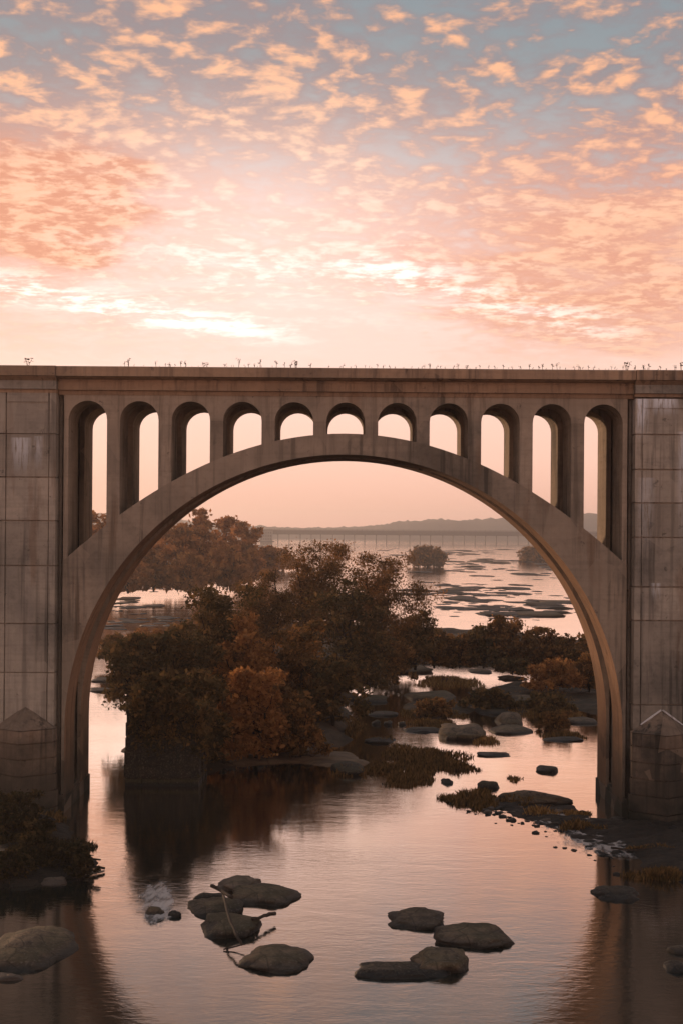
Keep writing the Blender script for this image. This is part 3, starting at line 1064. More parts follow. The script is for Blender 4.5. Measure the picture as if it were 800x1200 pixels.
rock(100, 156, 792, 800, 'long low rock across the channel left of the island', M_ROCK, hf=0.35, sq=0.5)
rock(96, 152, 805, 812, 'lower of two low rocks across the channel left of the island', M_ROCK, hf=0.35, sq=0.5)
rock(146, 160, 812, 828, 'broken pale rock at the corner of the old stone pier', M_ROCKP, hf=0.7)

rock(424, 466, 862, 872, 'thin flat rock between the shore ledge and the rounded boulder', M_ROCKD, hf=0.4, sq=0.6)
rock(470, 520, 850, 860, 'low dark ledge left of the rounded grey boulder', M_ROCKD, hf=0.4, sq=0.6)
rock(556, 600, 880, 888, 'thin ledge in the stream right of the largest grass clump', M_ROCKD, hf=0.4, sq=0.6)
rock(636, 690, 862, 870, 'flat ledge under the round bush by the arch leg', M_ROCKD, hf=0.4, sq=0.6)
rock(430, 470, 832, 840, 'low flat rock in the pool above the row of three stones', M_ROCK, hf=0.4, sq=0.6)
# --- rubble in the riffle at the foot of the right pier
rr = random.Random(77)
for k in range(130):
    t = rr.random()
    bx = 560 + 170 * t
    by = 945 + 55 * t * t + 6
    x_, y_ = bx + rr.gauss(0, 15), by + rr.gauss(0, 9)
    if x_ > 686 and y_ < 960:
        y_ = 962 + rr.uniform(0, 30)
    s_ = rr.choice([1.8, 2.2, 2.8, 3.5, 5.0, 7.0]) * rr.uniform(0.8, 1.2)
    rock(x_ - s_, x_ + s_, y_ - s_ * 0.9, y_, *(lambda q: (q[0] + ' stone in the shallow riffle left of the right pier', q[1]))(rr.choice([('small blackish wet', M_ROCKD), ('small blackish wet', M_ROCKD), ('small brown grey', M_ROCK), ('small tan', M_ROCKP)])),
         name='riffle_stone', group='stones in the riffle before the right pier', sub=2, hf=0.6, cat='stone')
for k in range(90):
    x_, y_ = rr.uniform(690, 800), rr.uniform(962, 1004)
    s_ = rr.choice([2, 3, 4, 6, 9]) * rr.uniform(0.8, 1.2)
    rock(x_ - s_, x_ + s_, y_ - s_ * 0.8, y_, 'dark stone piled along the foot of the right pier', M_ROCKD,
         name='riffle_stone', group='dark stones along the foot of the right pier', sub=2, hf=0.6, cat='stone')
# --- far flat rocks in the bright water
def rapids(nbars, n_, xr, y0, yr, sx, sy, ok, sizes, kk, keep, label, group, mass_label, mats):
    bars = [(rr.uniform(*xr), y0 + yr * rr.random() ** 1.25) for _ in range(nbars)]
    todo = []
    for k in range(n_):
        bx, by = rr.choice(bars)
        q_ = (by - 634) / 100
        px, py = bx + rr.gauss(0, sx(q_)), by + rr.gauss(0, sy(q_))
        if ok(px, py):
            todo.append((rr.choice(sizes) * rr.uniform(0.7, 1.2) * kk(q_), px, py, rr.uniform(0.10, 0.30), rr.choice(mats)))
    todo.sort(key=lambda e_: -e_[0])
    V, Fc, nv = [], [], 0
    for i, (s_, px, py, fl, mt) in enumerate(todo):
        o = rock(px - s_, px + s_, py - max(0.8, s_ * fl), py, label, mt, name='rapid_rock', group=group, sub=2, hf=0.3)
        if i >= keep:
            co = np.array([q.co[:] for q in o.data.vertices]) + np.array(o.location[:])
            fc = np.array([list(q.vertices) for q in o.data.polygons])
            V.append(co)
            Fc.append(fc + nv)
            nv += len(co)
            me = o.data
            bpy.data.objects.remove(o)
            bpy.data.meshes.remove(me)
    if V:
        tag(link('rapid_stones', np.concatenate(V), np.concatenate(Fc), M_ROCKD, None, True), mass_label, None, None, 'stuff')


rapids(46, 440, (470, 700), 641, 84, lambda q: 26 + 20 * q, lambda q: 0.8 + 3.0 * q,
       lambda x, y: 637 < y and x < 705 and not (x < 520 and y > 698) and not (x < 440 and y > 660), [4, 5, 7, 10, 15, 22], lambda q: 0.5 + 0.9 * q, 195,
       'flat dark rock in the bright far rapids', 'flat rocks in the far rapids', 'scatter of small stones in the far rapids', [M_ROCKD, M_ROCKD, M_ROCK])
rapids(14, 150, (110, 236), 678, 60, lambda q: 22, lambda q: 2.6, lambda x, y: 672 < y < 742, [3, 5, 7, 10, 15], lambda q: 1.0, 90,
       'flat rock in the rapids left of the island', 'flat rocks in the rapids left of the island', 'scatter of small stones in the rapids left of the island', [M_ROCKD, M_ROCK, M_ROCKP])

# --- white water
def foam(px, py, hw, hd, rise, seed, label):
    fv, ff, ft = [], [], []
    g0 = G(px, py)
    NX, NY = 40, 36
    for j in range(NY):
        for i in range(NX):
            u, v_ = i / (NX - 1) * 2 - 1, j / (NY - 1) * 2 - 1
            k = noise.fractal(Vector((u * 2.2, v_ * 1.8, seed)), 1.0, 2.0, 4)
            fall = max(0.0, 1 - (u * u + v_ * v_))
            fv.append((u * hw - v_ * hw * 0.35, v_ * hd, 0.012 + rise * fall * (0.6 + 0.5 * k) + 0.02 * fall))
            ft.append(min(1.0, fall * 1.3))
    for j in range(NY - 1):
        for i in range(NX - 1):
            a = j * NX + i
            ff.append((a, a + 1, a + NX + 1, a + NX))
    o = link('white_water_foam', fv, ff, M_FOAM, None, True, (g0.x, g0.y, 0.0))
    at = o.data.attributes.new('tint', 'FLOAT', 'POINT')
    at.data.foreach_set('value', ft)
    tag(o, label, None, None, 'stuff')


foam(184, 1058, 1.1, 4.6, 0.22, 4.0, 'patch of white foaming water left of the boulder cluster')
foam(186, 1070, 0.8, 1.8, 0.16, 6.0, 'bright lip of white water beside the small dark rock')
foam(706, 990, 2.6, 4.0, 0.10, 9.0, 'white water sparkling between the stones before the right pier')
foam(660, 962, 2.4, 5.0, 0.06, 12.0, 'thin white water running through the riffle left of the right arch leg')

# ------------------------------------------------------------------ ruined stone pier
c0 = G(147, 921)
rp = empty('ruined_pier', (c0.x, c0.y, 0), 'old dark stone pier stub standing in the water beneath the shrubs', 'pier ruin')
st = random.Random(9)
m = MB()
m.box(0.08, 5.2, 0.08, 5.6, -1.5, 5.4)
m.build('core', M_STONE, rp)
zs = [-1.0, 0.55, 1.5, 2.45, 3.4, 4.4, 5.5]
for k in range(len(zs) - 1):
    for side in ('f', 'l', 'r'):
        L = 5.3 if side == 'f' else 5.5
        x = 0.0 if k % 2 == 0 else -0.0
        cuts = [0.0]
        while cuts[-1] < L - 1.6:
            cuts.append(cuts[-1] + st.uniform(0.9, 1.5))
        cuts.append(L)
        for a, b in zip(cuts[:-1], cuts[1:]):
            if k == len(zs) - 2 and st.random() < 0.35:
                continue
            j = st.uniform(-0.13, 0.13)
            mm = MB()
            z0, z1 = zs[k] + st.uniform(0.01, 0.05), zs[k + 1] - st.uniform(0.01, 0.05)
            if side == 'f':
                mm.box(a + 0.02, b - 0.02, -0.1 + j, 0.3, z0, z1)
            elif side == 'l':
                if a < 0.3:
                    a = 0.32
                mm.box(-0.06 + j, 0.3, a + 0.02, b - 0.02, z0, z1)
            else:
                if a < 0.3:
                    a = 0.32
                mm.box(5.0, 5.3 + j, a + 0.02, b - 0.02, z0, z1)
            mm.build('stone', M_STONE, rp)

# ------------------------------------------------------------------ vegetation
def leaves(name, centres, sig, count, size, mat, parent, seed, aspect=0.55, zmin=None):
    g = np.random.default_rng(seed)
    C = np.array(centres)
    pick = g.integers(0, len(C), count)
    # uneven clumps: some centres thick with leaves, others nearly bare
    wgt = g.random(len(C)) ** 1.6 + 0.05
    pick = g.choice(len(C), count, p=wgt / wgt.sum())
    pos = C[pick] + g.normal(0, 1, (count, 3)) * np.array(sig)
    if zmin is not None:
        pos[:, 2] = np.where(pos[:, 2] < zmin, zmin + np.abs(pos[:, 2] - zmin) * 0.5, pos[:, 2])
    s = size * g.uniform(0.55, 1.35, (count, 1)) * np.where(g.random((count, 1)) < 0.22, 2.1, 1.0)
    u = g.normal(0, 1, (count, 3))
    u /= np.linalg.norm(u, axis=1, keepdims=True)
    w = np.cross(u, g.normal(0, 1, (count, 3)))
    w /= np.linalg.norm(w, axis=1, keepdims=True) + 1e-9
    V = np.stack([pos - u * s * 0.5, pos + w * s * aspect * 0.5, pos + u * s * 0.5, pos - w * s * aspect * 0.5], 1).reshape(-1, 3)
    Fq = np.arange(count * 4).reshape(count, 4)
    o = link(name, V, Fq, mat, parent)
    tint = np.clip(g.random(len(C))[pick] * 0.72 + g.random(count) * 0.28, 0, 1)
    at = o.data.attributes.new('tint', 'FLOAT', 'POINT')
    at.data.foreach_set('value', np.repeat(tint, 4).astype(np.float32))
    return o


def tree(name, label, cat, group, base, height, spread, mat, seed, count=6000, leaf=0.28, stems=4, low=0.25, lean=(0, 0), depth=None, twig=True, sparse=1.0, fill=None):
    r_ = random.Random(seed)
    e = empty(name, base, label, cat, group)
    m = MB()
    centres = []
    depth = depth or spread
    for s_ in range(stems):
        az = 2 * math.pi * (s_ + r_.uniform(-0.3, 0.3)) / stems
        reach = r_.uniform(0.35, 0.95) * (0.25 if s_ == 0 and stems > 1 else 1.0)
        top = Vector((math.cos(az) * reach * spread * 0.36 + lean[0], math.sin(az) * reach * depth * 0.36 + lean[1], height * r_.uniform(0.74, 0.97) * (1 - 0.22 * reach)))
        if s_ == 0:
            top.z = height * 0.95
        pts, rad = [], []
        n_ = 8
        r0 = 0.020 * height * r_.uniform(0.7, 1.1)
        for k in range(n_):
            t = k / (n_ - 1)
            q = Vector((top.x * t ** 1.25, top.y * t ** 1.25, top.z * t))
            q += Vector((r_.gauss(0, 0.018), r_.gauss(0, 0.018), 0)) * height * math.sin(math.pi * t)
            q.z -= 0.35 if k == 0 else 0
            pts.append(q)
            rad.append(r0 * (1 - 0.9 * t) + 0.012)
        m.tube(pts, rad, 6)
        nb = 9
        for b in range(nb):
            t = low + (0.97 - low) * (b + r_.random()) / nb
            i = min(int(t * (n_ - 1)), n_ - 2)
            q0 = pts[i].lerp(pts[i + 1], t * (n_ - 1) - i)
            a2 = r_.uniform(0, 2 * math.pi)
            shape = math.sin(math.pi * min(1, 0.22 + 0.70 * (t - low) / (1 - low) + 0.1)) ** 0.7
            ln = spread * 0.34 * shape * r_.uniform(0.55, 1.15)
            dv = Vector((math.cos(a2), math.sin(a2) * depth / spread, r_.uniform(-0.05, 0.65)))
            bp = []
            for k in range(5):
                u = k / 4
                bp.append(q0 + dv * ln * u + Vector((0, 0, -0.18 * ln * u * u)) + Vector((r_.gauss(0, .04), r_.gauss(0, .04), r_.gauss(0, .03))) * ln)
            m.tube(bp, [max(0.010, rad[i] * 0.5 * (1 - 0.85 * k / 4)) for k in range(5)], 4)
            for k in (2, 3, 4):
                centres.append(bp[k])
                if twig:
                    for _ in range(2):
                        tv = Vector((r_.gauss(0, 1), r_.gauss(0, 1), r_.gauss(0.35, 0.7))).normalized() * ln * r_.uniform(0.2, 0.45)
                        m.tube([bp[k], bp[k] + tv * 0.6 + Vector((0, 0, 0.03)), bp[k] + tv], [0.02, 0.014, 0.007], 3)
                        centres.append(bp[k] + tv * 0.9)
        centres.append(pts[-1])
    fill = (1.6 if low <= 0.12 else 0.5) if fill is None else fill
    lumps = []
    for _ in range(max(5, int(9 * fill + spread))):
        a_, rr_, zz_ = r_.uniform(0, 6.283), math.sqrt(r_.random()), r_.random()
        if low > 0.15:
            zz_ = 0.38 + 0.56 * zz_
            env = math.sin(math.pi * min(1, (zz_ - 0.2) / 0.85)) ** 0.6
        else:
            zz_ = 0.08 + 0.86 * zz_
            env = math.sqrt(max(0.0, 1 - (zz_ * 0.98) ** 2)) * 0.95 + 0.08
        vv = r_.uniform(0.75, 1.2)
        lumps.append((Vector((math.cos(a_) * rr_ * env * vv * spread * 0.50 + lean[0] * zz_, math.sin(a_) * rr_ * env * depth * 0.47 + lean[1] * zz_, min(1.0, zz_ * r_.uniform(0.85, 1.12)) * height)), r_.uniform(0.06, 0.15) * (spread + height) * 0.5))
    for _ in range(int(len(centres) * fill)):
        c_, rad_ = lumps[r_.randrange(len(lumps))]
        dv = Vector((r_.gauss(0, 1), r_.gauss(0, 1), r_.gauss(0, 0.8))).normalized() * rad_ * r_.uniform(0.5, 1.0)
        q_ = c_ + dv
        q_.z = min(max(q_.z, 0.15), height * 0.98)
        centres.append(q_)
    m.build('trunk', M_BARK, e)
    sg = 0.040 * (height + spread) * 0.5 * sparse
    leaves('crown', [tuple(c) for c in centres], (sg * 0.95, sg * 0.95, sg * 0.62), count, leaf, mat, e, seed + 5, zmin=0.1)
    return e


def tr(px, py_base, py_top, width_px, label, mat, seed, count=6000, zb=1.0, name='river_tree', cat='tree', group='trees on the island', **kw):
    g = G(px, py_base, zb)
    mpp = g.y / F
    return tree(name, label, cat, group, g, (py_base - py_top) * mpp, width_px * mpp, mat, seed, count, **kw)


# island trees, back to front
tr(318, 778, 660, 104, 'rust brown tree behind the tallest loose tree on the island', M_LMIX, 101, 38000, zb=2.0, stems=5, low=0.2, leaf=0.16, fill=0.8)
tr(366, 784, 638, 134, 'tallest loose crowned tree at the middle of the island', M_LMIX, 102, 52000, zb=2.0, stems=6, low=0.22, leaf=0.155, fill=0.8)
tr(444, 782, 650, 122, 'airy dark limbed tree at the right of the tallest island tree', M_LMIX, 103, 44000, zb=2.0, stems=6, low=0.24, leaf=0.155, fill=0.7)
tr(406, 800, 682, 96, 'dark rounded tree filling the gap between the two tall island trees', M_LDARK, 104, 8000, zb=1.6, stems=4, low=0.1)
tr(486, 782, 716, 90, 'broad olive shrub at the right end of the tall island trees', M_LDARK, 105, 8500, zb=1.6, stems=5, low=0.05, name='island_shrub', cat='shrub')
tr(508, 780, 736, 70, 'low twiggy shrub trailing off right of the tall island trees', M_LMIX, 106, 4500, zb=1.5, stems=5, low=0.05, name='island_shrub', cat='shrub')
tr(258, 822, 688, 110, 'dark dense tree left of centre on the island', M_LDARK, 107, 9500, zb=2.0, stems=5, low=0.08)
tr(204, 832, 720, 104, 'dark tree rising behind the old stone pier', M_LDARK, 108, 10000, zb=2.0, stems=5, low=0.06)
tr(166, 838, 743, 92, 'dark tree leaning left over the narrow channel', M_LDARK, 109, 8000, zb=1.6, stems=5, low=0.12, lean=(-1.6, 0))
tr(288, 836, 722, 104, 'rust leaved tree at the front of the island', M_LRUST, 110, 10500, zb=1.4, stems=5, low=0.06)
tr(352, 836, 730, 100, 'olive rust tree above the tan shore ledge', M_LMIX, 111, 10000, zb=1.4, stems=5, low=0.05)
tr(390, 846, 758, 66, 'dark shrub hanging over the pool at the island edge', M_LDARK, 112, 6500, zb=1.0, stems=5, low=0.04, name='island_shrub', cat='shrub')
tr(300, 884, 788, 108, 'wide rust shrub spilling over the shore ledge', M_LRUST, 113, 9500, zb=0.6, stems=6, low=0.02, name='island_shrub', cat='shrub')
tr(238, 893, 782, 78, 'dark shrub between the old stone pier and the shore ledge', M_LDARK, 114, 8000, zb=0.8, stems=6, low=0.02, name='island_shrub', cat='shrub')
tr(352, 884, 822, 70, 'low brown shrub on the right of the shore ledge', M_LMIX, 115, 6000, zb=0.5, stems=6, low=0.02, name='island_shrub', cat='shrub')
tr(190, 838, 792, 90, 'shrub growing out of the top of the old stone pier', M_LDARK, 116, 6500, zb=5.3, stems=6, low=0.02, name='island_shrub', cat='shrub')
cr = random.Random(31)
cc = []
for _ in range(150):
    x_, z_ = cr.uniform(0.6, 5.5), 5.7 - abs(cr.gauss(0, 1)) * 1.7
    if z_ > 0.6 + (5.3 - x_) * 0.55:
        cc.append((x_, -0.22 + cr.gauss(0, 0.06), z_))
    cc.append((5.45 + cr.gauss(0, 0.1), cr.uniform(-0.1, 4), 5.6 - abs(cr.gauss(0, 1.6))))
ivy = empty('creeper', (c0.x, c0.y, 0), 'dark creeper hanging down the face of the old stone pier', 'creeper')
leaves('foliage', cc, (0.22, 0.12, 0.3), 6500, 0.22, M_LDARK, ivy, 77, zmin=0.3)
tr(262, 890, 806, 70, 'rust shrub above the left end of the shore ledge', M_LRUST, 117, 7000, zb=0.5, stems=6, low=0.02, name='island_shrub', cat='shrub')
tr(330, 880, 800, 70, 'olive rust shrub above the middle of the shore ledge', M_LMIX, 118, 7000, zb=0.5, stems=6, low=0.02, name='island_shrub', cat='shrub')
tr(432, 806, 748, 70, 'dark shrub under the airy dark limbed tree', M_LDARK, 119, 7000, zb=0.8, stems=6, low=0.02, name='island_shrub', cat='shrub')
tr(452, 800, 740, 66, 'olive shrub right of the airy dark limbed tree', M_LMIX, 120, 6000, zb=0.8, stems=6, low=0.02, name='island_shrub', cat='shrub')
tr(640, 832, 814, 70, 'dark scrub between the upright boulder and the orange shrub', M_LDARK, 121, 6000, zb=0.2, stems=7, low=0.02, leaf=0.24, name='island_shrub', cat='shrub')
tr(508, 838, 818, 50, 'olive scrub behind the rounded grey boulder', M_LMIX, 122, 5000, zb=0.2, stems=7, low=0.02, leaf=0.24, name='island_shrub', cat='shrub')
# low scrub at the back left of the island
for i, (px, pb, pt, w, lb, mt) in enumerate((
        (132, 772, 744, 52, 'low scrub by the left arch leg at the island tip', M_LMIX), (168, 764, 738, 60, 'rusty low scrub before the left rapids', M_LRUST),
        (214, 762, 728, 66, 'brown scrub between the left rapids and the island trees', M_LMIX), (246, 760, 696, 56, 'tall brown scrub left of the island trees', M_LMIX))):
    tr(px, pb, pt, w, lb, mt, 130 + i, 4200, zb=1.2, stems=6, low=0.03, leaf=0.34, name='island_shrub', cat='shrub')
# right shrubs
for i, (px, pb, pt, w, lb, mt) in enumerate((
        (538, 780, 744, 66, 'low shrub next right of the tall island trees', M_LMIX), (566, 780, 732, 72, 'rounded dark shrub in the right hand shrub row', M_LDARK),
        (598, 780, 722, 66, 'twiggy brown shrub standing highest in the right shrub row', M_LMIX), (628, 780, 736, 68, 'olive brown shrub near the right end of the shrub row', M_LMIX),
        (660, 782, 742, 66, 'olive brown shrub in the row close to the right arch leg', M_LMIX), (694, 786, 744, 66, 'shrub half hidden behind the right arch leg', M_LMIX))):
    tr(px, pb, pt, w, lb, mt, 150 + i, 5600, zb=1.4, stems=6, low=0.03, leaf=0.30, name='island_shrub', cat='shrub', group='shrub row right of the island trees')
tr(648, 806, 772, 92, 'bright rust orange shrub beside the right arch leg', M_LRUST, 160, 7500, zb=0.9, stems=7, low=0.02, leaf=0.26, name='island_shrub', cat='shrub')
tr(690, 808, 766, 54, 'olive shrub behind the right arch leg by the orange shrub', M_LMIX, 161, 4500, zb=0.9, stems=6, low=0.02, name='island_shrub', cat='shrub')
tr(600, 788, 774, 70, 'flat dark scrub below the right shrub row', M_LDARK, 162, 5500, zb=1.0, stems=7, low=0.02, name='island_shrub', cat='shrub')
tr(462, 782, 764, 60, 'dark scrub over the flat grey slab', M_LDARK, 163, 5500, zb=1.0, stems=7, low=0.02, name='island_shrub', cat='shrub')
tr(530, 781, 766, 60, 'dark scrub right of the flat grey slab', M_LDARK, 164, 4500, zb=0.8, stems=7, low=0.02, name='island_shrub', cat='shrub')
tr(653, 855, 834, 42, 'small round bush standing in the stream left of the arch leg', M_LMIX, 165, 4200, zb=0.0, stems=6, low=0.02, leaf=0.2, name='island_shrub', cat='shrub')
tr(572, 828, 808, 60, 'dark scrub on the reedy island point', M_LDARK, 166, 6500, zb=0.4, stems=7, low=0.02, leaf=0.24, name='island_shrub', cat='shrub')
# far trees on the left bank
for i, (px, pb, pt, w, lb, mt) in enumerate((
        (180, 692, 636, 70, 'hazy brown tree nearest the left arch leg on the far bank', M_FAR), (206, 690, 612, 64, 'tall hazy tree left of the highest far bank tree', M_FAR),
        (234, 688, 597, 62, 'highest hazy tree on the far left bank', M_FAR), (262, 684, 608, 60, 'broad hazy tree right of the highest far bank tree', M_FAR),
        (286, 680, 612, 48, 'hazy tree ending the far left bank wood', M_FAR), (222, 694, 648, 70, 'rust orange tree in front of the far bank wood', M_LRUST),
        (270, 692, 640, 70, 'rust orange tree at the right front of the far bank wood', M_LRUST), (150, 694, 640, 60, 'hazy tree behind the left arch leg on the far bank', M_FAR),
        (118, 690, 604, 60, 'hazy tree seen through the leftmost opening', M_FAR), (310, 676, 640, 40, 'low orange bush at the tip of the far left bank', M_FAR))):
    tr(px, pb, pt, w, lb, mt, 170 + i, 5200, zb=2.0, stems=5, low=0.06, leaf=0.95, name='bank_tree', group='trees on the far left bank', twig=False)
# far bushes in the rapids
tr(500, 664, 640, 50, 'lone dark bush on a rock islet in the far rapids', M_LMIX, 190, 9000, zb=0.2, stems=7, low=0.0, leaf=0.9, fill=4, name='islet_bush', cat='bush', group='bushes in the far rapids', twig=False)
tr(630, 658, 642, 48, 'hazy bush by the arch at the right of the far rapids', M_LMIX, 193, 7500, zb=0.2, stems=7, low=0.0, leaf=1.0, fill=4, name='islet_bush', cat='bush', group='bushes in the far rapids', twig=False)
tr(326, 668, 644, 56, 'orange bush at the left edge of the far rapids', M_FAR, 194, 7500, zb=0.2, stems=7, low=0.0, leaf=0.9, fill=4, name='islet_bush', cat='bush', group='bushes in the far rapids', twig=False)


# grass tussocks
def tussock(px0, px1, pyt, pyb, label, mat, seed, count=900, name='grass_tussock', zb=0.0, tall=None):
    g = G((px0 + px1) / 2, pyb, zb)
    mpp = g.y / F
    w = (px1 - px0) * mpp
    ang = math.atan2(H, g.y)
    E = (pyb - pyt) * mpp
    hgt = tall or min(0.6 * E, 0.7)
    dep = max(0.8, (E - hgt) / math.sin(ang))
    q = np.random.default_rng(seed)
    rad = np.sqrt(q.random(count))
    th = q.random(count) * 2 * math.pi
    lob = 1 + 0.25 * np.sin(3 * th + seed) + 0.15 * np.sin(7 * th)
    bx = rad * np.cos(th) * lob * w / 2
    by = rad * np.sin(th) * lob * dep / 2 + dep / 2
    patch = 0.55 + 0.6 * (0.5 + 0.5 * np.sin(bx * 2.3 + seed) * np.cos(by * 1.7 + 2 * seed))
    h = hgt * q.uniform(0.35, 1.15, count) * patch * (1 - 0.55 * rad ** 2)
    lx, ly = q.normal(0, 0.35, count) * h, q.normal(0, 0.35, count) * h
    bw = 0.035 + 0.03 * q.random(count)
    a = q.random(count) * math.pi
    cx_, cy_ = np.cos(a) * bw, np.sin(a) * bw
    zb0 = np.full(count, -0.05)
    V = np.stack([np.stack([bx - cx_, by - cy_, zb0], 1), np.stack([bx + cx_, by + cy_, zb0], 1),
                  np.stack([bx + lx * 0.5 + cx_ * .7, by + ly * 0.5 + cy_ * .7, h * 0.62], 1), np.stack([bx + lx, by + ly, h], 1)], 1).reshape(-1, 3)
    Fq = np.arange(count * 4).reshape(count, 4)
    o = link(name, V, Fq, mat, None, False, (g.x, g.y, zb))
    at = o.data.attributes.new('tint', 'FLOAT', 'POINT')
    at.data.foreach_set('value', np.repeat(q.random(count), 4).astype(np.float32))
    return tag(o, label, 'grass clump', 'grass clumps among the river rocks')


tussock(452, 548, 862, 906, 'largest brown grass clump in mid stream below the rounded boulder', M_GRASSG, 1, 3800)
tussock(450, 506, 896, 922, 'dark lower tongue of the mid stream grass below the largest clump', M_GRASSG, 2, 1600)
tussock(430, 470, 886, 908, 'small grass clump between the shore tip and the largest clump', M_GRASSG, 3, 900)
tussock(500, 562, 886, 904, 'thin grass fringe at the right of the largest clump', M_GRASSG, 4, 1000)
tussock(526, 590, 916, 948, 'scruffy grass clump left of the long sloping rock', M_GRASSG, 5, 1900)
tussock(590, 632, 926, 946, 'grass growing on the left end of the long sloping rock', M_GRASSG, 6, 900)
tussock(596, 612, 904, 916, 'single small tuft in the bright stream above the long sloping rock', M_GRASS, 7, 200)
tussock(612, 656, 940, 958, 'tan grass tuft below the long sloping rock', M_GRASS, 8, 500)
tussock(490, 566, 786, 806, 'tan reeds in front of the right shrub row', M_GRASS, 9, 1800)
tussock(474, 546, 822, 842, 'dark reeds in front of the wide flat slab', M_GRASSG, 10, 1800)
tussock(600, 690, 824, 840, 'yellowish grass at the foot of the scrub by the arch leg', M_GRASS, 30, 2600)
tussock(476, 532, 838, 852, 'thin reeds left of the rounded grey boulder', M_GRASSG, 31, 1000)
tussock(556, 612, 806, 832, 'reeds on the island point above the rounded boulder', M_GRASS, 11, 2200)
tussock(620, 690, 800, 826, 'rust grass under the orange shrub by the arch leg', M_GRASS, 12, 1800)
tussock(400, 428, 836, 862, 'reeds at the island edge by the pool', M_GRASSG, 13, 900)
tussock(388, 430, 892, 910, 'grass on the dark rock at the shore ledge tip', M_GRASSG, 14, 700)
tussock(655, 710, 955, 975, 'sparse grass in the riffle before the right arch leg', M_GRASSG, 15, 700)
tussock(735, 800, 985, 1000, 'upper strip of grass on the mud bank before the right pier', M_GRASSG, 16, 900)
tussock(742, 815, 1008, 1034, 'lower patch of grass on the mud bank before the right pier', M_GRASSG, 17, 1100)
tussock(-20, 60, 938, 975, 'rank grass on the bank against the left pier', M_GRASSG, 18, 1600)
tussock(30, 96, 972, 1004, 'olive grass on the slope of the left bank', M_BRAMBLE, 19, 1500)
tussock(-20, 50, 1000, 1036, 'dark grass along the waterline of the left bank', M_BRAMBLE, 20, 1500)

tussock(556, 584, 858, 872, 'small reed tuft right of the rounded grey boulder', M_GRASS, 41, 500)
tussock(640, 688, 852, 866, 'brown grass under the round bush by the arch leg', M_GRASSG, 42, 800)
tussock(430, 462, 858, 870, 'low grass on the thin flat rock by the shore ledge', M_GRASSG, 43, 600)
tussock(660, 690, 944, 958, 'small tan tuft on the gravel bar by the arch leg', M_GRASS, 45, 900)
# shrubs and driftwood on the left bank
tr(20, 985, 930, 80, 'dark scrub shrub on the left bank by the pier', M_BRAMBLE, 201, 6000, zb=0.4, stems=7, low=0.02, leaf=0.16, name='bank_shrub', cat='shrub', group='shrubs on the left bank')
tr(80, 1018, 985, 54, 'dark twiggy shrub at the tip of the left bank', M_BRAMBLE, 202, 3500, zb=0.2, stems=7, low=0.02, leaf=0.14, name='bank_shrub', cat='shrub', group='shrubs on the left bank')
tr(10, 1030, 995, 60, 'low dark shrub at the waterline of the left bank', M_BRAMBLE, 203, 3500, zb=0.2, stems=7, low=0.02, leaf=0.14, name='bank_shrub', cat='shrub', group='shrubs on the left bank')


tr(46, 1012, 966, 60, 'dark bramble shrub in the middle of the left bank', M_BRAMBLE, 204, 5000, zb=0.4, stems=7, low=0.02, leaf=0.15, name='bank_shrub', cat='shrub', group='shrubs on the left bank')
tr(96, 1030, 1002, 40, 'low bramble at the very tip of the left bank', M_BRAMBLE, 205, 2600, zb=0.1, stems=7, low=0.02, leaf=0.13, name='bank_shrub', cat='shrub', group='shrubs on the left bank')
tr(-6, 970, 926, 60, 'brown scrub shrub against the face of the left pier', M_BRAMBLE, 206, 4500, zb=0.4, stems=7, low=0.02, leaf=0.15, name='bank_shrub', cat='shrub', group='shrubs on the left bank')


def log(pts, radii, label, mat=M_DRIFT, name='driftwood_log', group='driftwood along the river'):
    m = MB()
    base = Vector(pts[0])
    lr = random.Random(int(base.x * 100))
    full, rf = [], []
    for i in range(len(pts) - 1):
        for k in range(4):
            t = k / 4
            q = Vector(pts[i]).lerp(Vector(pts[i + 1]), t) - base
            q += Vector((lr.gauss(0, 1), lr.gauss(0, 1), lr.gauss(0, 1))) * radii[i] * 0.25
            full.append(q)
            rf.append((radii[i] * (1 - t) + radii[i + 1] * t) * lr.uniform(0.88, 1.1))
    full.append(Vector(pts[-1]) - base)
    rf.append(radii[-1])
    m.tube(full, rf, 8)
    for k in range(3 if radii[0] > 0.11 and mat is M_DRIFT else 0):
        i = lr.randrange(3, len(full) - 1)
        dv = Vector((lr.gauss(0, 1), lr.gauss(0, 1), abs(lr.gauss(0, 1)))).normalized()
        m.tube([full[i], full[i] + dv * rf[i] * 3, full[i] + dv * rf[i] * 5 + Vector((0, 0, rf[i]))], [rf[i] * .5, rf[i] * .35, rf[i] * .15], 5)
    o = m.build(name, mat, None, True)
    o.location = base
    return tag(o, label, 'driftwood', group)


log([P(-8, 938, 86.0), P(14, 962, 84.5), P(45, 996, 82.0)], [0.16, 0.14, 0.08], 'upper bleached log sloping down the left bank')
log([P(-12, 956, 85.0), P(12, 974, 83.5), P(42, 1000, 81.5)], [0.13, 0.12, 0.07], 'lower bleached log sloping down the left bank')
log([G(70, 1008, 0.5), G(98, 1014, 0.4), G(123, 1018, 0.15)], [0.12, 0.10, 0.06], 'dark branch jutting from the left bank into the water', M_WOOD)
log([G(98, 1024, 0.18), G(112, 1023, 0.16), G(122, 1021, 0.12)], [0.08, 0.08, 0.05], 'pale short branch at the tip of the left bank')
log([G(40, 1006, 0.6), G(80, 1000, 0.75), G(118, 1008, 0.3)], [0.10, 0.09, 0.05], 'thin dark branch lying across the left bank tip', M_WOOD)
log([G(262, 1050, 0.8), G(268, 1076, 0.85), G(279, 1100, 0.6), G(284, 1108, 0.35)], [0.065, 0.07, 0.065, 0.05], 'dark log draped over the left boulder cluster', M_WOOD)
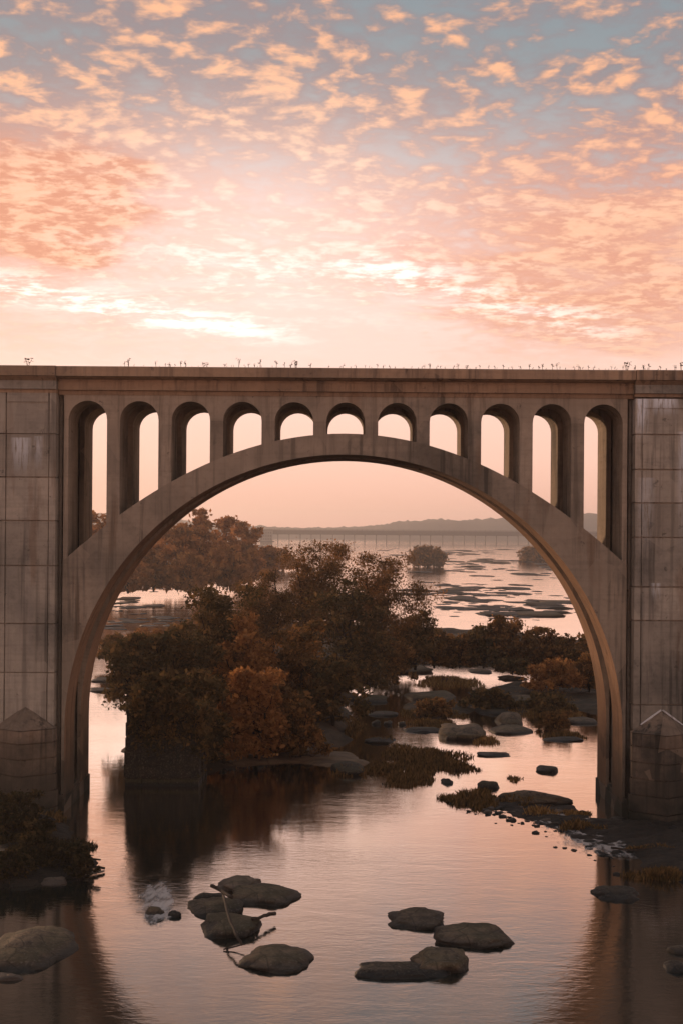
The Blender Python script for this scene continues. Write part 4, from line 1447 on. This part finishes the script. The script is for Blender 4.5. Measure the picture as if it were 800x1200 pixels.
log([G(247, 1038, 0.9), G(256, 1042, 0.8), G(272, 1052, 0.9)], [0.09, 0.10, 0.08], 'reddish branch at the back of the left boulder cluster', M_WOOD)
log([G(296, 1078, 0.5), G(310, 1073, 0.45), G(322, 1071, 0.35)], [0.09, 0.08, 0.10], 'stubby branch poking right from the left boulder cluster', M_WOOD)
log([G(262, 1113, 0.05), G(275, 1110, 0.12), G(287, 1107, 0.25)], [0.035, 0.035, 0.03], 'small stick at the tip of the large oval boulder', M_WOOD)
log([G(716, 994, 0.2), G(740, 997, 0.22), G(772, 994, 0.2)], [0.07, 0.06, 0.04], 'dark stick stranded before the right pier', M_WOOD)

# ------------------------------------------------------------------ far bridge
FY = 2100.0
fb = empty('far_bridge', (0, FY, 0), 'long low hazy bridge crossing the river at the horizon', 'bridge')
fz1, fz0 = H + 0.2, H - 7.5
m = MB(); m.box(-460, 460, -4, 4, fz0, fz1 - 1.2); m.build('deck', M_STEEL, fb)
m = MB(); m.box(-460, 460, -4.2, -3.9, fz1 - 1.1, fz1 - 0.7); m.box(-460, 460, -4.2, -3.9, fz1, fz1 + 0.4); m.build('railing', M_STEEL, fb)
pm = None
fr2 = random.Random(4)
for k in range(-27, 28):
    x = k * 16.5 + 3 + fr2.uniform(-1.5, 1.5)
    m = MB()
    m.box(x - 0.55, x + 0.55, -3, 3, -1.0, fz0 - 0.01)
    m.box(x - 0.9, x + 0.9, -3.6, 3.6, fz0 - 1.2, fz0 - 0.02)
    m.build('bridge_bent', M_STEEL, fb)
for k in range(-58, 59):
    m = MB()
    x = k * 7.75
    m.box(x - 0.2, x + 0.2, -4.25, -3.85, fz1 - 1.2, fz1 + 1.3)
    m.build('railing_post', M_STEEL, fb)
g = P(312, 628, 2050)
b = empty('riverside_building', (g.x, 2050, 0), 'small hazy building at the left end of the far bridge', 'building')
m = MB(); m.box(-9, 9, 0, 10, 1.0, 17.0); m.build('wall', M_PAINT, b)
m = MB(); m.box(-9.6, 9.6, -0.6, 10.6, 17.01, 18.2); m.build('roof', M_STEEL, b)
for i in range(5):
    for j in range(3):
        m = MB(); m.box(-8 + i * 3.4, -6.2 + i * 3.4, -0.08, 0.02, 3 + j * 4.6, 5.6 + j * 4.6); m.build('window', M_STEEL, b)
m = MB(); m.box(-12, 12, -3, 12, -1, 1.0); m.build('foundation', M_STEEL, b)

# ------------------------------------------------------------------ air
hm = MB()
hm.box(-2700, 2700, -300, 5300, -4.5, 84)
m, t, out = new_mat("river_haze")
pv = t.node('ShaderNodeVolumePrincipled')
pv.inputs['Color'].default_value = (0.97, 0.94, 0.93, 1)
pv.inputs['Density'].default_value = 0.00018
pv.inputs['Anisotropy'].default_value = 0.55
t.l.new(pv.outputs[0], out.inputs['Volume'])
tag(hm.build('haze', m), 'thin pale haze over the river', None, None, 'stuff')
